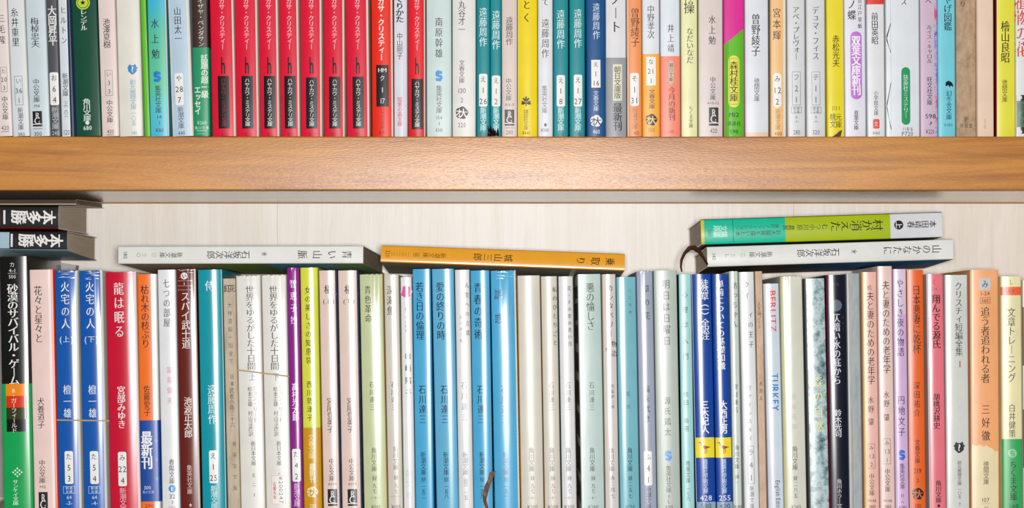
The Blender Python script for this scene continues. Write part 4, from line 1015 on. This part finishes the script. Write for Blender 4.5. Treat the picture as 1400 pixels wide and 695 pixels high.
lo(1368, 1395.5, 1370.5, 379, '#ece3b2', 'pale yellow paperback with orange band above and green lower part, near right edge',
   [H('し', 386, 8, 6, '#4c4a3c', 'm', 0), H('8-1', 398, 5, 9, '#a8432c', dx=0), T('文章トレーニング', 421, 523, 10.5, '#55523c', 'm', 0), A('白井健策', 552, 599, 9, '#6a674e', 'm', 0), DISC(620, 6, '#8fd0a4', 'ち', '#3caf65', 0), Pb('ちくま文庫', 630, 685, 9.5, '#143c22', 'm', 1), H('560', 692, 6, 14, '#1f5a34', dx=1)], gloss=1, b=.05, cells=[(-40, 40, 392.5, 404, '#f0693a'), (-40, 40, 600.5, 740, '#38aa60')], skew=.35)
lo(1398, 1425, 1399.5, 384, '#e6e2dc', 'white book with brown stripe, cut off by the right picture edge, lower row', [], cells=[(-20, 20, 420, 500, '#7a4a34'), (-20, 20, 560, 640, '#9a5a44')], b=.02, sb=.008)
build_row(LO, 695, ZL, 'paperbacks standing on the lower shelf', False)

# rubber bands, each round a pair of books
def rubber_band(xa, ya, xb, yb, yfront, label, d=.1065):
    s = (D + .003) / F
    a = Vector(((xa - 700) * s, 0, (HOR - ya) * s)); b = Vector(((xb - 700) * s, 0, (HOR - yb) * s))
    n = 16; path = []
    for i in range(n + 1):
        q = i / n; p = a.lerp(b, q); p.y = yfront - .0003 * math.sin(q * math.pi); path.append(p)
    for p, y in ((b, .05), (b, d), (a, d), (a, .05)):
        v = p.copy(); v.y = y; path.append(v)
    V, Fs = [], []
    r, t = .00042, .00007
    m = len(path)
    for i, p in enumerate(path):
        tn = (path[(i + 1) % m] - path[i - 1]); tn.z = 0; tn.normalize()
        nn = Vector((tn.y, -tn.x, 0))
        for dz, dn in ((-r, -t), (-r, t), (r, t), (r, -t)):
            V.append(p + Vector((0, 0, dz)) + nn * dn)
    for i in range(m):
        j = (i + 1) % m
        for k in range(4): Fs.append((4 * i + k, 4 * i + (k + 1) % 4, 4 * j + (k + 1) % 4, 4 * j + k))
    o = link('rubber_band', new_mesh('rubber_band', [tuple(v) for v in V], Fs, [paper('#b39a72', 0)], None, True, math.radians(50)))
    o['label'] = label; o['category'] = 'rubber band'
rubber_band(78.6, 574.5, 150, 575.5, .0012, 'thin beige rubber band round the two royal blue paperbacks')
rubber_band(325, 506, 395.4, 515, .0018, 'tan rubber band slanting round the pair of white paperbacks')

# a grey book standing in the back row with its cover to the front, leaning right
_s = (D + .122) / F
gb = Book(.011, .1548, .105, .0003, '#b9b8b5', 0, page='#b5a793')
_R = Matrix.Rotation(math.radians(9), 4, 'Y') @ Matrix.Rotation(math.pi / 2, 4, 'Z')
_top = Vector(((104 - 700) * _s, .1275, (HOR - 363) * _s))
gb.root.matrix_world = Matrix.Translation(_top - (_R @ Vector((0, 0, .1548, 1))).xyz) @ _R
gb.root['label'] = 'grey book leaning in the back row, its top corner showing behind the pink one'
gb.root['category'] = 'book'; gb.root['group'] = 'paperbacks standing on the lower shelf'
# ---------------------------------------------------------------- books lying on top of the lower row
GF = 'paperbacks lying on top of the lower row'
def flat(xl, yl, xr, yr, th, color, label, items, sb=.02, yaw=0, pitch=1.5, d=.104, gloss=1, b=.03, post=None, **kw):
    """xl,yl / xr,yr: middle of the spine at its foot (left) and head (right) in the picture"""
    s = (D + sb) / F
    a = Vector(((xl - 700) * s, sb, (HOR - yl) * s)); e = Vector(((xr - 700) * s, sb, (HOR - yr) * s))
    L = (e - a).length / math.cos(math.radians(yaw))
    w = th * s
    for q in ('sl', 'sr'):
        if q in kw: kw[q] *= s
    def vy(y): return L - y * s
    cells = [(u0 * s, u1 * s, vy(y1), vy(y0), c) for u0, u1, y0, y1, c in kw.pop('cells', ())]
    bk = Book(w, L, d, b * w, color, gloss, cells=cells, **kw)
    slope = math.atan2(e.z - a.z, e.x - a.x)
    R = Matrix.Rotation(-math.radians(yaw), 4, 'Z') @ Matrix.Rotation(-slope, 4, 'Y') @ Matrix.Rotation(-math.radians(pitch), 4, 'X') @ Matrix.Rotation(math.pi / 2, 4, 'Y')
    bk.root.matrix_world = Matrix.Translation(a) @ R
    bk.root['label'] = label; bk.root['category'] = 'book'; bk.root['group'] = GF
    dress(bk, s, vy, items)
    if post: post(bk, s, vy)
    return bk
# left stack
f1 = flat(-262, 295.5, 80, 297.5, 31.5, '#16171c', 'black paperback, upper one of the two lying at far left, dark red cover edge below',
     [A('本多勝一', 4, 84, 18, '#f0eeea', 'h', 0), PANEL(80, 130, 24, '#d8402c', 0, name='red_panel')], sb=.012, pitch=-1.6, fan=.3, page='#ead8c2', sideR='#8a221c', sr=1.6, scol='#7a1e1a', b=.04)
f2 = flat(-250, 326.5, 92, 329.5, 26.5, '#1c1f25', 'black paperback, lower one of the two lying at far left, pale blue cover below',
     [A('本多勝一', 6, 86, 17, '#f0eeea', 'h', 0), PANEL(79, 130, 22, '#a9c6d2', 0, name='pale_blue_panel')], sb=.012, pitch=.8, fan=.29, page='#ead8c2', sideR='#8db2c2', sr=1.2, scol='#7fa0ae', b=.04)
f3 = flat(-240, 276.4, 104, 276.4, 7.5, '#4e3a30', 'thin brown book shape added for the shade between the black books and shelf',
     [], sb=.05, pitch=-1.6, page='#8a745e', sideR='#d8c4a8', sr=1.5, scol='#d6c2a4', b=.02, gloss=0)  # added filler: its dark brown stands in for shade under the shelf
# white one
M_U4 = multi('cover_picture_green_blue', [(0, '#b3a48c'), (.3, '#b5a68e'), (.38, '#92a858'), (.58, '#6f9440'), (.62, '#63a0bc'), (.8, '#74b0c8'), (.9, '#8db078')], 1, .4, vertical=(0, .148))
f4 = flat(162, 349, 498, 349, 24, '#eceeea', 'white paperback lying flat under the shelf, left of the yellow one, rotated lettering',
     [T('青い山脈', 12, 93, 11, '#55565a', 'm', 0), H('❀', 135, 7, 6, '#77787c', 'g', -1), A('石坂洋次郎', 155, 215, 10.5, '#5e5f63', 'm', 0), Pb('新潮文庫', 248, 280, 7, '#8a8b8e', 'm', 0), Pb('（一）', 282, 293, 6, '#9a9b9e', 'm', 0), Pb('三〇', 297, 313, 5, '#8a8b8e', 'm', 0), H('180', 327, 5.5, 10, '#55565a', 'g', 0)],
     sb=.022, yaw=4, pitch=2.2, page='#b5a48f', sideR=M_U4, sideL='#6f93b4', b=.03)
# yellow one
f5 = flat(521, 347, 854, 359, 23.5, '#f2ab36', 'amber yellow paperback lying flat at the centre under the shelf',
     [T('乗取り', 10, 70, 10.5, '#5a4420', 'm', 0), A('城山三郎', 152, 208, 10, '#6e5424', 'm', 0), Pb('新潮文庫', 244, 276, 7, '#8a6a24', 'm', 0), Pb('（草）一三三一三', 277, 319, 6, '#8f7028', 'm', 0), H('320', 324, 6, 10, '#8a6a24', 'g', 0)],
     sb=.022, pitch=2.4, page='#b5a48f', side='#66645e', sideR='#a8a69e', b=.05, skew=.7, gloss=2)
M_U7 = multi('cover_picture_dark_blue', [(0, '#3a3430'), (.35, '#4a4238'), (.45, '#2a5a7c'), (.6, '#2a7ab4'), (1, '#2f88c0')], 1, .35, vertical=(0, .148))
f7 = flat(967, 351.5, 1303, 341, 27.5, '#ebedea', 'white paperback lying at right beneath the teal and lime one, brown ribbon at its end',
     [T('山のかなたに', 16, 96, 11, '#5e5f63', 'm', -1), H('❀', 135, 7, 6, '#85868a', 'g', -1), A('石坂洋次郎', 155, 214, 10.5, '#6a6b70', 'm', -1), Pb('新潮文庫', 247, 279, 7.5, '#8a8b8e', 'm', -1), Pb('（一）', 282, 293, 6, '#a5a6aa', 'm', -1), Pb('三し', 297, 313, 5, '#a5a6aa', 'm', -1), H('140', 327, 5.5, 10, '#55565a', 'g', 0)],
     sb=.02, pitch=1.6, page='#f6eadb', sideR=M_U7, b=.04, gloss=2, sr=1)
f6 = flat(958.5, 317.5, 1288, 307, 34.5, '#e0e2e8', 'paperback lying on top at right, teal and lime green with white head',
     [A('本田靖春', 8, 48, 9.5, '#34363c', 'n', -1), DISC(59.5, 6.3, '#26282e', '上', '#e9eaee', -1), T('村が消えた', 81, 153, 14.5, '#2e3312', 'm', -2), A('むつ小川原', 156, 199, 7.5, '#6a7420', 'm', -2), A('農民', 202, 218, 7, '#4a5218', 'n', -2),
      Pb('巨大開発を描いた本', 221, 283, 6.5, '#1c5a4c', 'n', 4), Pb('傑作ノンフィクション', 223, 283, 6, '#6ab8a4', 'm', -5), LINE(286, 31, '#1c5a4c', 0, .8), Pb('講談', 294, 313, 8, '#bff0e2', 'b', 4), Pb('文庫', 294, 313, 8, '#bff0e2', 'b', -4), H('580', 318, 5, 10, '#1c5a4c', dx=2)],
     sb=.021, pitch=.8, page='#f6eadb', side='#2c2e30', b=.045, gloss=2,
     cells=[(-40, 40, 71, 214.5, '#b0c41a'), (-40, 40, 214.5, 325.5, '#1fc4a0'), (-40, 40, 325.5, 400, '#d8cf3c'), (-40, -16.3, -9, 400, '#3a3c38')])
def ribbon7(bk):
    # brown ribbon out of the foot end of the lower white book; built in the book's own frame
    s = (D + .02) / F
    # (down px, depth, along px, width px)
    pts = [(11, -.0006, 0, 2.5), (2, -.002, -5, 3), (-7, -.0035, -11, 5), (-12.5, -.005, -18, 6.5), (-12, -.006, -25, 6), (-5, -.006, -32, 4.5), (4, -.006, -36.5, 4), (13, -.006, -37.5, 3), (20, -.006, -36.5, 2.2)]
    V, Fs = [], []
    n = len(pts)
    P = [Vector((u * s, y, v * s)) for u, y, v, w in pts]
    for i, (p, q) in enumerate(zip(P, pts)):
        t = (P[min(i + 1, n - 1)] - P[max(i - 1, 0)]).normalized()
        side = t.cross(Vector((0, 1, 0))).normalized() * q[3] * s / 2
        for a in (-1, 1):
            V.append(p + side * a + Vector((0, a * .0008, 0))); V.append(p + side * a + Vector((0, a * .0008 + .0003, 0)))
    for i in range(n - 1):
        k = i * 4
        Fs += [(k, k + 2, k + 6, k + 4), (k + 1, k + 5, k + 7, k + 3), (k, k + 4, k + 5, k + 1), (k + 2, k + 3, k + 7, k + 6)]
    Fs += [(0, 1, 3, 2), (4 * n - 4, 4 * n - 2, 4 * n - 1, 4 * n - 3)]
    o = link('bookmark_ribbon', new_mesh('bookmark_ribbon', [tuple(v) for v in V], Fs, [paper('#4a2e22', 0)], None, True), bk.root)
    o['label'] = 'dark brown bookmark ribbon curling out of the end'
ribbon7(f7)
